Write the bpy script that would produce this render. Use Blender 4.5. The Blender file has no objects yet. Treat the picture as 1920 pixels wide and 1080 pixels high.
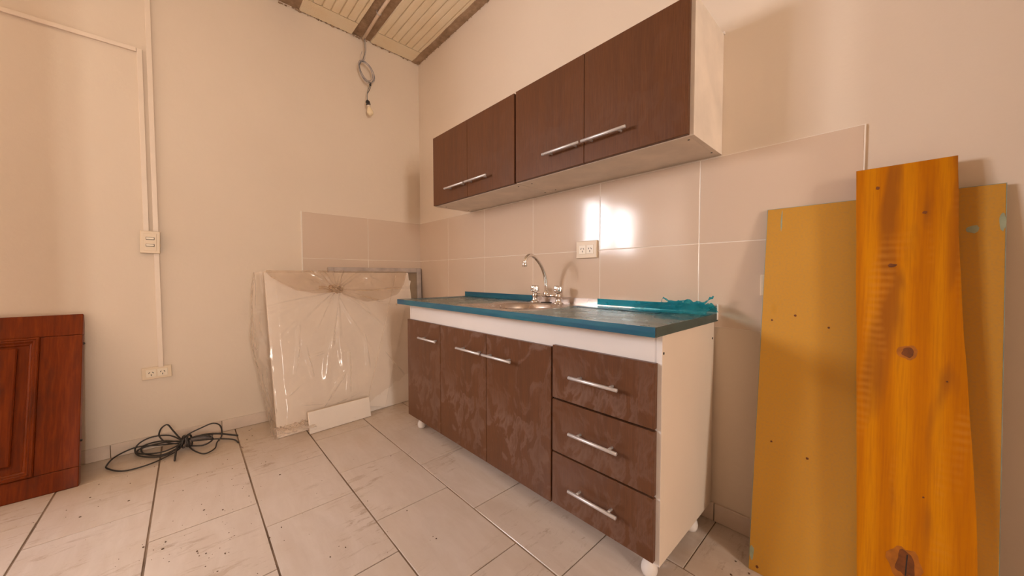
import bpy, bmesh, math, random
from mathutils import Vector, Matrix, noise
random.seed(7)
SC = bpy.context.scene
COL = SC.collection
R = math.radians

# ------------------------------------------------------------------ camera
cam_d = bpy.data.cameras.new('camera'); cam = bpy.data.objects.new('camera', cam_d); COL.objects.link(cam)
rx = Vector((0.680497, 0.732749, -0.001747)); up = Vector((-0.024866, 0.025476, 0.999366)); fw = Vector((-0.732329, 0.680022, -0.035556))
cam.matrix_world = Matrix(((rx.x, up.x, -fw.x, 2.75595), (rx.y, up.y, -fw.y, -1.47892), (rx.z, up.z, -fw.z, 0.95333), (0, 0, 0, 1)))
cam_d.sensor_fit = 'HORIZONTAL'; cam_d.sensor_width = 36.0; cam_d.lens = 653.724 / 1920 * 36.0
cam_d.clip_start = 0.02; cam_d.clip_end = 60
SC.camera = cam

# ------------------------------------------------------------------ world, window daylight, added fill, exposure
SC.view_settings.view_transform = 'Standard'; SC.view_settings.look = 'None'
SC.view_settings.exposure = 0.16; SC.view_settings.gamma = 1.0; SC.view_settings.use_curve_mapping = False
SC.cycles.transparent_max_bounces = 40
w = bpy.data.worlds.new('daylight'); SC.world = w; w.use_nodes = True
w.node_tree.nodes['Background'].inputs[0].default_value = (1.0, 0.86, 0.78, 1); w.node_tree.nodes['Background'].inputs[1].default_value = 1.0

def area(name, loc, rot, sx, sy, power, col):
    d = bpy.data.lights.new(name, 'AREA'); d.shape = 'RECTANGLE'; d.size = sx; d.size_y = sy; d.energy = power; d.color = col
    o = bpy.data.objects.new(name, d); COL.objects.link(o); o.location = loc; o.rotation_euler = rot
    return o
# daylight entering by the big window of the left wall (behind the camera's left); added fill from an unseen near-wall opening
area('daylight_left_window', (-0.16, -3.22, 1.66), (0, R(-90), 0), 0.76, 1.54, 140, (1.0, 0.99, 1.04))
area('added_fill_near', (6.16, -1.53, 1.625), (0, R(90), 0), 1.45, 0.50, 124, (1.0, 0.92, 0.83))  # added lamp, lifts the left wall and the cabinet side

# ------------------------------------------------------------------ materials
def nt(name):
    m = bpy.data.materials.new(name); m.use_nodes = True
    t = m.node_tree; b = t.nodes['Principled BSDF']
    return m, t, b
def N(t, typ, **kw):
    n = t.nodes.new(typ)
    for k, v in kw.items():
        if k in ('operation', 'blend_type', 'data_type', 'noise_dimensions', 'feature', 'wave_type', 'bands_direction', 'musgrave_type', 'distance', 'wave_profile'): setattr(n, k, v)
        else: n.inputs[k].default_value = v
    return n
def ramp(t, stops, src):
    r = t.nodes.new('ShaderNodeValToRGB'); e = r.color_ramp.elements
    while len(e) < len(stops): e.new(0.5)
    for i, (p, c) in enumerate(stops):
        e[i].position = p; e[i].color = c if len(c) == 4 else (*c, 1)
    t.links.new(src, r.inputs[0]); return r.outputs[0]
def G(v): return (v, v, v, 1)
def coords(t, scale=(1, 1, 1), rot=(0, 0, 0), kind='Object', jitter=False):
    tc = t.nodes.new('ShaderNodeTexCoord'); mp = t.nodes.new('ShaderNodeMapping')
    mp.inputs['Scale'].default_value = scale; mp.inputs['Rotation'].default_value = rot
    src = tc.outputs[kind]
    if jitter:
        oi = t.nodes.new('ShaderNodeObjectInfo'); vm = t.nodes.new('ShaderNodeVectorMath'); vm.operation = 'ADD'
        ml = t.nodes.new('ShaderNodeMath'); ml.operation = 'MULTIPLY'; ml.inputs[1].default_value = 37.0
        t.links.new(oi.outputs['Random'], ml.inputs[0]); t.links.new(src, vm.inputs[0]); t.links.new(ml.outputs[0], vm.inputs[1]); src = vm.outputs[0]
    t.links.new(src, mp.inputs[0]); return mp.outputs[0]
def noise_t(t, vec, scale, detail=4, rough=0.55, dist=0.0):
    n = t.nodes.new('ShaderNodeTexNoise'); n.inputs['Scale'].default_value = scale; n.inputs['Detail'].default_value = detail
    n.inputs['Roughness'].default_value = rough; n.inputs['Distortion'].default_value = dist
    t.links.new(vec, n.inputs['Vector']); return n.outputs['Fac']
def mix(t, a, b, fac, mode='MIX'):
    m = t.nodes.new('ShaderNodeMixRGB'); m.blend_type = mode
    for i, v in ((1, a), (2, b), (0, fac)):
        if isinstance(v, bpy.types.NodeSocket): t.links.new(v, m.inputs[i])
        else: m.inputs[i].default_value = v if i == 0 else ((*v, 1) if len(v) == 3 else v)
    return m.outputs[0]
def bump(t, b, h, strength=0.2, dist=0.01):
    n = t.nodes.new('ShaderNodeBump'); n.inputs['Strength'].default_value = strength; n.inputs['Distance'].default_value = dist
    t.links.new(h, n.inputs['Height']); t.links.new(n.outputs[0], b.inputs['Normal'])
def plain(name, col, rough=0.5, metal=0.0, spec=0.5, var=0.06, vs=6.0, bmp=0.0, bs=60.0):
    m, t, b = nt(name); v = coords(t)
    n = noise_t(t, v, vs)
    dark = tuple(c * (1 - var) for c in col); lite = tuple(min(1, c * (1 + var)) for c in col)
    t.links.new(ramp(t, [(0.3, dark), (0.7, lite)], n), b.inputs['Base Color'])
    b.inputs['Roughness'].default_value = rough; b.inputs['Metallic'].default_value = metal; b.inputs['Specular IOR Level'].default_value = spec
    if bmp: bump(t, b, noise_t(t, v, bs, 3), bmp, 0.004)
    return m

M = {}
def m_paint():
    m, t, b = nt('wall_paint'); v = coords(t)
    c = mix(t, (0.80, 0.67, 0.545), (0.77, 0.64, 0.515), ramp(t, [(0.35, G(0)), (0.7, G(1))], noise_t(t, v, 1.3, 5)))
    t.links.new(c, b.inputs['Base Color']); b.inputs['Roughness'].default_value = 0.62; b.inputs['Specular IOR Level'].default_value = 0.25
    bump(t, b, noise_t(t, v, 26, 4, 0.6), 0.10, 0.01); return m
M['paint'] = m_paint()
def m_walltile(name='wall_tile_glaze', rough=0.12):
    m, t, b = nt(name); v = coords(t)
    c = mix(t, (0.67, 0.515, 0.395), (0.69, 0.535, 0.415), noise_t(t, v, 3, 2))
    t.links.new(c, b.inputs['Base Color']); b.inputs['Roughness'].default_value = rough; b.inputs['Specular IOR Level'].default_value = 0.4
    bump(t, b, noise_t(t, v, 7, 2), 0.035, 0.01); return m
M['walltile'] = m_walltile(); M['walltile_dusty'] = m_walltile('dusty_wall_tile_glaze', 0.45)
M['grout'] = plain('tile_grout', (0.88, 0.78, 0.68), 0.8)
M['plastic_edge'] = plain('tile_edge_trim', (0.88, 0.78, 0.68), 0.4)
def m_floor():
    m, t, b = nt('floor_tile_glaze'); v = coords(t, jitter=True)
    vw = coords(t, kind='Object', scale=(1, 1, 1))
    streak = noise_t(t, coords(t, scale=(1.2, 5, 1), rot=(0, 0, R(28)), jitter=True), 3.5, 6, 0.65, 0.6)
    c = mix(t, (0.645, 0.545, 0.475), (0.585, 0.48, 0.405), ramp(t, [(0.38, G(0)), (0.66, G(1))], streak))
    oi = t.nodes.new('ShaderNodeObjectInfo')
    c = mix(t, c, (0.61, 0.495, 0.41), ramp(t, [(0.0, G(0.0)), (1.0, G(0.35))], oi.outputs['Random']))
    # dried mud smears
    sm = noise_t(t, coords(t, scale=(9, 2.4, 1), rot=(0, 0, R(14)), jitter=True), 3.2, 10, 0.74, 0.3)
    big = noise_t(t, v, 2.1, 2)
    mk = mix(t, ramp(t, [(0.545, G(0)), (0.66, G(0.85))], sm), ramp(t, [(0.45, G(0)), (0.62, G(1))], big), 1.0, 'MULTIPLY')
    c = mix(t, c, (0.30, 0.20, 0.125), mk)
    film = ramp(t, [(0.45, G(0)), (0.8, G(0.35))], noise_t(t, v, 5, 6, 0.6))
    c = mix(t, c, (0.52, 0.395, 0.285), film)
    # tan building dust swept towards the left wall
    ge = t.nodes.new('ShaderNodeNewGeometry'); sx = t.nodes.new('ShaderNodeSeparateXYZ'); t.links.new(ge.outputs['Position'], sx.inputs[0])
    ds = mix(t, ramp(t, [(0.05, G(1)), (0.75, G(0))], sx.outputs['X']), ramp(t, [(0.30, G(0.25)), (0.65, G(1))], noise_t(t, ge.outputs['Position'], 3.2, 6, 0.6)), 1.0, 'MULTIPLY')
    c = mix(t, c, (0.50, 0.355, 0.21), mix(t, ds, G(0.62), 1.0, 'MULTIPLY'))
    t.links.new(c, b.inputs['Base Color'])
    rg = mix(t, G(0.17), G(0.5), mix(t, film, mk, 0.5, 'ADD')); t.links.new(rg, b.inputs['Roughness'])
    b.inputs['Specular IOR Level'].default_value = 0.5
    bump(t, b, sm, 0.05, 0.003); return m
M['floor'] = m_floor()
def m_fgrout():
    m, t, b = nt('floor_grout'); v = coords(t)
    c = ramp(t, [(0.35, (0.14, 0.085, 0.05)), (0.62, (0.30, 0.20, 0.13)), (0.8, (0.5, 0.38, 0.29))], noise_t(t, v, 4, 6))
    t.links.new(c, b.inputs['Base Color']); b.inputs['Roughness'].default_value = 0.9; return m
M['fgrout'] = m_fgrout()
M['mortar'] = plain('screed', (0.34, 0.24, 0.16), 0.95, var=0.2, bmp=0.4)
M['base'] = plain('baseboard_glaze', (0.72, 0.58, 0.475), 0.3, vs=9, var=0.07)
def m_joist():
    m, t, b = nt('joist_concrete'); v = coords(t)
    c = ramp(t, [(0.3, (0.25, 0.16, 0.09)), (0.55, (0.42, 0.28, 0.175)), (0.75, (0.56, 0.42, 0.29))], noise_t(t, v, 14, 9, 0.7))
    t.links.new(c, b.inputs['Base Color']); b.inputs['Roughness'].default_value = 0.95
    bump(t, b, noise_t(t, v, 45, 8, 0.7), 0.7, 0.01); return m
M['joist'] = m_joist()
def m_foam():
    m, t, b = nt('expanded_foam'); v = coords(t)
    vo = t.nodes.new('ShaderNodeTexVoronoi'); vo.inputs['Scale'].default_value = 130; t.links.new(v, vo.inputs['Vector'])
    c = mix(t, (0.90, 0.77, 0.57), (0.87, 0.70, 0.47), ramp(t, [(0.4, G(0)), (0.75, G(1))], noise_t(t, v, 5, 5)))
    t.links.new(c, b.inputs['Base Color']); b.inputs['Roughness'].default_value = 0.85
    bump(t, b, vo.outputs['Distance'], 0.25, 0.004); return m
M['foam'] = m_foam()
def m_lam(name, dust):
    m, t, b = nt(name)
    v = coords(t); g = coords(t, scale=(120, 120, 3.0))
    gr = noise_t(t, g, 4.0, 6, 0.65)
    gr2 = noise_t(t, coords(t, scale=(14, 14, 0.8)), 3.0, 4, 0.6)
    c = mix(t, (0.100, 0.034, 0.0105), (0.150, 0.054, 0.0175), ramp(t, [(0.32, G(0)), (0.68, G(1))], gr))
    c = mix(t, c, (0.085, 0.032, 0.013), ramp(t, [(0.45, G(0)), (0.7, G(0.5))], gr2))
    rough = 0.36
    if dust:
        d1 = noise_t(t, coords(t, scale=(1.0, 1.0, 0.7)), 9, 4, 0.55, 1.6)
        d2 = noise_t(t, v, 2.4, 3)
        dm = mix(t, ramp(t, [(0.50, G(0)), (0.57, G(0.55)), (0.66, G(0.2)), (0.74, G(0.6))], d1), ramp(t, [(0.38, G(0.15)), (0.62, G(1))], d2), 1.0, 'MULTIPLY')
        c = mix(t, c, (0.30, 0.20, 0.16), ramp(t, [(0, G(0.05)), (1, G(0.66 * dust + 0.05))], dm))
        rough = 0.42
        t.links.new(ramp(t, [(0, G(0.36)), (1, G(0.6))], dm), b.inputs['Roughness'])
    else: b.inputs['Roughness'].default_value = rough
    t.links.new(c, b.inputs['Base Color']); b.inputs['Specular IOR Level'].default_value = 0.28 if dust > 0.5 else 0.16
    bump(t, b, gr, 0.08, 0.002); return m
M['lam'] = m_lam('dark_wood_laminate', 0.12)
M['lamdust'] = m_lam('dusty_dark_wood_laminate', 0.95)
M['white'] = plain('white_melamine', (0.86, 0.79, 0.745), 0.42, var=0.03, vs=3)
M['whitedirty'] = plain('dusty_white_melamine', (0.77, 0.65, 0.545), 0.5, var=0.10, vs=7)
M['cream'] = plain('shaded_white_melamine', (0.74, 0.61, 0.49), 0.45, var=0.03, vs=3)  # white melamine darkened and warmed, the side's shade put into the colour
M['leg'] = plain('white_leg_plastic', (0.84, 0.76, 0.70), 0.3, var=0.02)
M['alu'] = plain('satin_aluminium', (0.66, 0.62, 0.61), 0.42, metal=0.55, var=0.03)
M['chrome'] = plain('chrome', (0.83, 0.80, 0.78), 0.07, metal=1.0, var=0.02)
M['nylon'] = plain('cream_plastic', (0.80, 0.64, 0.46), 0.4, var=0.02)
M['nylonlight'] = plain('light_cream_plastic', (0.86, 0.74, 0.58), 0.35, var=0.02)
M['dark'] = plain('dark_slot', (0.02, 0.015, 0.012), 0.7)
M['trunk'] = plain('trunking_plastic', (0.84, 0.70, 0.575), 0.42, var=0.03)
M['pipe'] = plain('conduit_plastic', (0.80, 0.62, 0.47), 0.4, var=0.08, vs=12)
M['wire'] = plain('grey_wire', (0.20, 0.20, 0.20), 0.5, var=0.3, vs=30)
M['wire2'] = plain('pale_wire', (0.42, 0.36, 0.36), 0.5, var=0.2, vs=30)
M['cable'] = plain('black_cable_sheath', (0.035, 0.028, 0.024), 0.5, var=0.3, vs=20)
M['cablegrey'] = plain('grey_tape', (0.13, 0.105, 0.095), 0.6, var=0.3, vs=40)
M['bulb'] = plain('frosted_bulb_glass', (0.90, 0.74, 0.50), 0.25, var=0.03)
def m_steel():
    m, t, b = nt('dusty_stainless_steel'); v = coords(t)
    n = noise_t(t, v, 6, 5); c = ramp(t, [(0.3, (0.50, 0.41, 0.35)), (0.7, (0.62, 0.54, 0.49))], n)
    t.links.new(c, b.inputs['Base Color']); b.inputs['Metallic'].default_value = 0.9
    t.links.new(ramp(t, [(0.3, G(0.18)), (0.7, G(0.4))], noise_t(t, v, 9, 4)), b.inputs['Roughness']); return m
M['steel'] = m_steel()
def m_film():
    m, t, b = nt('blue_protective_film'); v = coords(t)
    n = noise_t(t, coords(t, scale=(1.6, 8, 8)), 2.2, 5, 0.6)
    c = ramp(t, [(0.3, (0.010, 0.075, 0.165)), (0.5, (0.012, 0.125, 0.19)), (0.72, (0.03, 0.175, 0.22))], n)
    t.links.new(c, b.inputs['Base Color']); b.inputs['Roughness'].default_value = 0.35; b.inputs['Metallic'].default_value = 0.1
    bump(t, b, noise_t(t, v, 40, 3), 0.15, 0.003); return m
M['film'] = m_film()
M['film_dull'] = plain('dull_film', (0.050, 0.078, 0.072), 0.4, var=0.3, vs=5)
def m_filmclear():
    m, t, b = nt('stretched_blue_film'); v = coords(t)
    out = t.nodes['Material Output']
    tr = t.nodes.new('ShaderNodeBsdfTransparent'); tr.inputs[0].default_value = (0.80, 0.90, 0.93, 1)
    b.inputs['Base Color'].default_value = (0.22, 0.36, 0.40, 1); b.inputs['Roughness'].default_value = 0.14
    wv = noise_t(t, coords(t, scale=(2.0, 7, 4), rot=(0, 0, R(12))), 3.0, 5, 0.6, 1.2)
    f = ramp(t, [(0.46, G(0.05)), (0.56, G(0.12)), (0.64, G(0.55))], wv)
    mx = t.nodes.new('ShaderNodeMixShader'); t.links.new(f, mx.inputs[0]); t.links.new(tr.outputs[0], mx.inputs[1]); t.links.new(b.outputs[0], mx.inputs[2])
    bump(t, b, wv, 0.15, 0.01)
    t.links.new(mx.outputs[0], out.inputs[0]); return m
M['filmclear'] = m_filmclear()
def m_crumple():
    m, t, b = nt('crumpled_blue_film'); v = coords(t); out = t.nodes['Material Output']
    tr = t.nodes.new('ShaderNodeBsdfTransparent'); tr.inputs[0].default_value = (0.35, 0.80, 0.88, 1)
    b.inputs['Base Color'].default_value = (0.03, 0.42, 0.52, 1); b.inputs['Roughness'].default_value = 0.12
    mx = t.nodes.new('ShaderNodeMixShader'); mx.inputs[0].default_value = 0.36
    tl = t.nodes.new('ShaderNodeBsdfTranslucent'); tl.inputs[0].default_value = (0.05, 0.55, 0.65, 1); m2 = t.nodes.new('ShaderNodeMixShader'); m2.inputs[0].default_value = 0.35
    t.links.new(b.outputs[0], m2.inputs[1]); t.links.new(tl.outputs[0], m2.inputs[2])
    t.links.new(tr.outputs[0], mx.inputs[1]); t.links.new(m2.outputs[0], mx.inputs[2]); t.links.new(mx.outputs[0], out.inputs[0])
    bump(t, b, noise_t(t, v, 45, 3), 0.4, 0.005); return m
M['crumple'] = m_crumple()
def m_sheet(name, lo, mid, tone, dirt):
    m, t, b = nt(name); v = coords(t); out = t.nodes['Material Output']
    tr = t.nodes.new('ShaderNodeBsdfTransparent'); tr.inputs[0].default_value = (0.985, 0.965, 0.945, 1)
    b.inputs['Roughness'].default_value = 0.10; b.inputs['Specular IOR Level'].default_value = 1.0
    lw = t.nodes.new('ShaderNodeLayerWeight'); lw.inputs['Blend'].default_value = 0.30
    n = noise_t(t, v, 5, 4)
    f = mix(t, ramp(t, [(0.12, G(lo)), (0.42, G(mid)), (0.85, G(0.68))], lw.outputs['Facing']), ramp(t, [(0.35, G(0.6)), (0.7, G(1))], n), 1.0, 'MULTIPLY')
    # brown dirt caught where the film is bunched
    dm = ramp(t, [(0.40, G(0.0)), (0.70, G(dirt))], noise_t(t, coords(t, scale=(1, 1, 1.6)), 11, 5, 0.65))
    t.links.new(mix(t, tone, (0.45, 0.30, 0.17), dm), b.inputs['Base Color'])
    tl = t.nodes.new('ShaderNodeBsdfTranslucent'); tl.inputs[0].default_value = (*tone, 1); m2 = t.nodes.new('ShaderNodeMixShader'); m2.inputs[0].default_value = 0.5
    t.links.new(b.outputs[0], m2.inputs[1]); t.links.new(tl.outputs[0], m2.inputs[2])
    gl = t.nodes.new('ShaderNodeBsdfGlossy'); gl.inputs['Roughness'].default_value = 0.12; m3 = t.nodes.new('ShaderNodeMixShader'); m3.inputs[0].default_value = 0.045
    t.links.new(tr.outputs[0], m3.inputs[1]); t.links.new(gl.outputs[0], m3.inputs[2])
    mx = t.nodes.new('ShaderNodeMixShader'); t.links.new(f, mx.inputs[0]); t.links.new(m3.outputs[0], mx.inputs[1]); t.links.new(m2.outputs[0], mx.inputs[2])
    t.links.new(mx.outputs[0], out.inputs[0]); return m
M['sheet'] = m_sheet('clear_plastic_sheet', 0.12, 0.50, (0.88, 0.77, 0.67), 0.1); M['sheet_dirty'] = m_sheet('dirty_plastic_sheet', 0.34, 0.62, (0.74, 0.57, 0.40), 0.8)
M['board'] = plain('white_board', (0.90, 0.80, 0.71), 0.5, var=0.05, vs=3)
M['pale'] = plain('pale_board_edge', (0.78, 0.62, 0.45), 0.7, var=0.12, vs=8)
M['frame'] = plain('grey_frame_paint', (0.50, 0.41, 0.36), 0.5, var=0.22, vs=12)
M['pane'] = plain('dusty_backing_panel', (0.30, 0.215, 0.14), 0.4, var=0.25, vs=6)
def m_glass():
    m, t, b = nt('window_glass'); out = t.nodes['Material Output']
    tr = t.nodes.new('ShaderNodeBsdfTransparent'); gl = t.nodes.new('ShaderNodeBsdfGlossy'); gl.inputs['Roughness'].default_value = 0.02
    mx = t.nodes.new('ShaderNodeMixShader'); mx.inputs[0].default_value = 0.05; t.links.new(tr.outputs[0], mx.inputs[1]); t.links.new(gl.outputs[0], mx.inputs[2])
    t.links.new(mx.outputs[0], out.inputs[0]); return m
M['glass'] = m_glass()
M['winframe'] = plain('window_frame_paint', (0.75, 0.66, 0.58), 0.4)
def m_mahogany():
    m, t, b = nt('varnished_red_wood')
    g = noise_t(t, coords(t, scale=(10, 40, 3.0)), 2.2, 7, 0.62, 0.5)
    g2 = noise_t(t, coords(t, scale=(3, 7, 2.0)), 2.0, 5, 0.6)
    c = ramp(t, [(0.25, (0.125, 0.020, 0.001)), (0.5, (0.20, 0.031, 0.0015)), (0.75, (0.265, 0.048, 0.002))], g)
    c = mix(t, c, (0.075, 0.02, 0.009), ramp(t, [(0.5, G(0)), (0.72, G(0.65))], g2))
    chips = ramp(t, [(0.735, G(0)), (0.76, G(0.8))], noise_t(t, coords(t, scale=(1, 3, 1)), 15, 6, 0.75))
    c = mix(t, c, (0.52, 0.34, 0.24), chips)
    t.links.new(c, b.inputs['Base Color']); b.inputs['Roughness'].default_value = 0.34; b.inputs['Specular IOR Level'].default_value = 0.22
    bump(t, b, g, 0.10, 0.003); return m
M['mahogany'] = m_mahogany()
M['gap'] = plain('joint_shadow_line', (0.03, 0.012, 0.006), 0.8)
def m_mdf():
    m, t, b = nt('fibreboard'); v = coords(t)
    c = mix(t, (0.54, 0.262, 0.032), (0.61, 0.308, 0.050), noise_t(t, v, 2.2, 3))
    c = mix(t, c, (0.46, 0.26, 0.07), ramp(t, [(0.45, G(0)), (0.7, G(0.5))], noise_t(t, v, 170, 2)))
    st = ramp(t, [(0.66, G(0)), (0.72, G(0.5))], noise_t(t, coords(t, scale=(1, 1, 0.7)), 7, 3))
    c = mix(t, c, (0.47, 0.22, 0.015), st)
    t.links.new(c, b.inputs['Base Color']); b.inputs['Roughness'].default_value = 0.55; b.inputs['Specular IOR Level'].default_value = 0.15; return m
M['mdf'] = m_mdf()
M['teal'] = plain('teal_edge_paint', (0.25, 0.33, 0.27), 0.6, var=0.25, vs=14)
M['tealmark'] = plain('teal_paint_smear', (0.33, 0.36, 0.24), 0.6, var=0.2, vs=30)
def m_pine():
    m, t, b = nt('varnished_pine')
    v = coords(t)
    # knots distort the grain
    wv = t.nodes.new('ShaderNodeTexWave'); wv.wave_type = 'BANDS'; wv.bands_direction = 'X'
    wv.inputs['Scale'].default_value = 5; wv.inputs['Distortion'].default_value = 7.5; wv.inputs['Detail'].default_value = 3; wv.inputs['Detail Scale'].default_value = 0.8
    t.links.new(coords(t, scale=(1.0, 1.0, 0.16)), wv.inputs['Vector'])
    fine = noise_t(t, coords(t, scale=(70, 70, 2.5)), 3.0, 5, 0.6)
    c = ramp(t, [(0.1, (0.48, 0.150, 0.0008)), (0.6, (0.54, 0.180, 0.001)), (0.95, (0.59, 0.215, 0.002))], wv.outputs['Fac'])
    c = mix(t, c, (0.36, 0.095, 0.006), ramp(t, [(0.45, G(0)), (0.75, G(0.55))], fine))
    stain = noise_t(t, coords(t, scale=(9, 9, 1.5)), 1.3, 3, 0.5, 0.3)
    c = mix(t, c, (0.27, 0.085, 0.010), ramp(t, [(0.54, G(0)), (0.62, G(0.7))], stain))
    rip = N(t, 'ShaderNodeTexWave', Scale=16.0, Distortion=3.0); rip.bands_direction = 'Z'; t.links.new(v, rip.inputs['Vector'])
    rm = mix(t, rip.outputs['Fac'], ramp(t, [(0.55, G(0)), (0.62, G(1))], noise_t(t, coords(t, scale=(8, 8, 2)), 1.1, 2)), 1.0, 'MULTIPLY')
    c = mix(t, c, (0.60, 0.24, 0.03), mix(t, rm, G(0.35), 1.0, 'MULTIPLY'))
    t.links.new(c, b.inputs['Base Color']); b.inputs['Roughness'].default_value = 0.40; b.inputs['Specular IOR Level'].default_value = 0.15
    bump(t, b, fine, 0.06, 0.002); return m
M['pine'] = m_pine()
M['knot'] = plain('pine_knot', (0.15, 0.042, 0.008), 0.4, var=0.4, vs=45)
M['knotrim'] = plain('pine_knot_rim', (0.36, 0.11, 0.008), 0.4, var=0.25, vs=45)
M['crumb'] = plain('dry_mud', (0.13, 0.075, 0.045), 0.95, var=0.4, vs=60)

# ------------------------------------------------------------------ geometry helpers
def tagset(o, label=None, cat=None, group=None, kind=None):
    if label: o['label'] = label
    if cat: o['category'] = cat
    if group: o['group'] = group
    if kind: o['kind'] = kind
    return o
def link(name, me, mat, parent=None):
    o = bpy.data.objects.new(name, me); COL.objects.link(o)
    if mat is not None and not me.materials: me.materials.append(mat)
    if parent: o.parent = parent
    return o
def empty(name, loc, rot=(0, 0, 0), **kw):
    o = bpy.data.objects.new(name, None); COL.objects.link(o); o.location = loc; o.rotation_euler = rot; o.empty_display_size = 0.05
    return tagset(o, **kw)
def bm_box(bm, x0, x1, y0, y1, z0, z1, bev=0.0, seg=2):
    v = [bm.verts.new(c) for c in ((x0, y0, z0), (x1, y0, z0), (x1, y1, z0), (x0, y1, z0), (x0, y0, z1), (x1, y0, z1), (x1, y1, z1), (x0, y1, z1))]
    fs = [bm.faces.new([v[i] for i in q]) for q in ((3, 2, 1, 0), (4, 5, 6, 7), (0, 1, 5, 4), (1, 2, 6, 5), (2, 3, 7, 6), (3, 0, 4, 7))]
    if bev:
        es = list({e for f in fs for e in f.edges})
        bmesh.ops.bevel(bm, geom=es, offset=bev, segments=seg, affect='EDGES', profile=0.5)
def to_mesh(bm, name, smooth=False):
    bmesh.ops.recalc_face_normals(bm, faces=bm.faces)
    me = bpy.data.meshes.new(name); bm.to_mesh(me); bm.free()
    if smooth:
        for p in me.polygons: p.use_smooth = True
    return me
def box(name, x0, x1, y0, y1, z0, z1, mat, parent=None, bev=0.0, off=None, seg=2):
    """box given in world metres; off = parent's world location (unrotated parents)"""
    if off is None and parent is not None: off = parent.get('_w')
    ox, oy, oz = off if off is not None else (0, 0, 0)
    x0, x1 = sorted((x0, x1)); y0, y1 = sorted((y0, y1)); z0, z1 = sorted((z0, z1))
    bm = bmesh.new(); cx, cy, cz = (x0 + x1) / 2, (y0 + y1) / 2, (z0 + z1) / 2
    bm_box(bm, x0 - cx, x1 - cx, y0 - cy, y1 - cy, z0 - cz, z1 - cz, bev, seg)
    o = link(name, to_mesh(bm, name), mat, parent); o.location = (cx - ox, cy - oy, cz - oz); return o
def catmull(pts, n=8, closed=False):
    P = [Vector(p) for p in pts]; out = []; L = len(P)
    for i in range(L if closed else L - 1):
        p0 = P[(i - 1) % L] if closed or i > 0 else P[0]; p1 = P[i]; p2 = P[(i + 1) % L]; p3 = P[(i + 2) % L] if closed or i + 2 < L else P[-1]
        for k in range(n):
            s = k / n; out.append(0.5 * ((2 * p1) + (-p0 + p2) * s + (2 * p0 - 5 * p1 + 4 * p2 - p3) * s * s + (-p0 + 3 * p1 - 3 * p2 + p3) * s ** 3))
    if not closed: out.append(P[-1])
    return out
def bm_tube(bm, pts, r, seg=10, closed=False, caps=True):
    P = [Vector(p) for p in pts]; n = len(P); rings = []; prev = None
    rad = r if isinstance(r, (list, tuple)) else [r] * n
    for i in range(n):
        a = P[(i - 1) % n] if (closed or i > 0) else P[i]; b = P[(i + 1) % n] if (closed or i < n - 1) else P[i]
        t = (b - a).normalized()
        if prev is None: u = t.orthogonal().normalized()
        else:
            u = prev - t * prev.dot(t)
            u = u.normalized() if u.length > 1e-6 else t.orthogonal().normalized()
        prev = u; v = t.cross(u)
        rings.append([bm.verts.new(P[i] + (u * math.cos(2 * math.pi * k / seg) + v * math.sin(2 * math.pi * k / seg)) * rad[i]) for k in range(seg)])
    for i in range(n if closed else n - 1):
        A, B = rings[i], rings[(i + 1) % n]
        for k in range(seg): bm.faces.new((A[k], A[(k + 1) % seg], B[(k + 1) % seg], B[k]))
    if caps and not closed: bm.faces.new(rings[0][::-1]); bm.faces.new(rings[-1])
def tube(name, pts, r, mat, parent=None, seg=10, closed=False, smooth=True):
    bm = bmesh.new(); bm_tube(bm, pts, r, seg, closed); return link(name, to_mesh(bm, name, smooth), mat, parent)
def bm_lathe(bm, prof, seg=24, c=(0, 0, 0), axis='Z', flute=0.0, nf=8):
    rings = []
    for (r, z) in prof:
        ring = []
        for k in range(seg):
            a = 2 * math.pi * k / seg; rr = r * (1 + flute * math.cos(nf * a))
            p = (rr * math.cos(a), rr * math.sin(a), z)
            if axis == 'Y': p = (p[0], p[2], p[1])
            if axis == 'X': p = (p[2], p[0], p[1])
            ring.append(bm.verts.new((p[0] + c[0], p[1] + c[1], p[2] + c[2])))
        rings.append(ring)
    for A, B in zip(rings, rings[1:]):
        for k in range(seg): bm.faces.new((A[k], A[(k + 1) % seg], B[(k + 1) % seg], B[k]))
    bm.faces.new(rings[0][::-1]); bm.faces.new(rings[-1])
def lathe(name, prof, mat, parent=None, loc=(0, 0, 0), seg=24, axis='Z', smooth=True, **kw):
    bm = bmesh.new(); bm_lathe(bm, prof, seg, axis=axis, **kw); o = link(name, to_mesh(bm, name, smooth), mat, parent); o.location = loc; return o
def thing(name, loc, **kw):
    rot = kw.pop('rot', (0, 0, 0)); o = empty(name, loc, rot, **kw); o['_w'] = loc; return o

# ------------------------------------------------------------------ the room
XN, YB, ZC = 6.0, -4.3, 2.742          # near wall x, back wall y, ceiling height
T = 0.12
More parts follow.
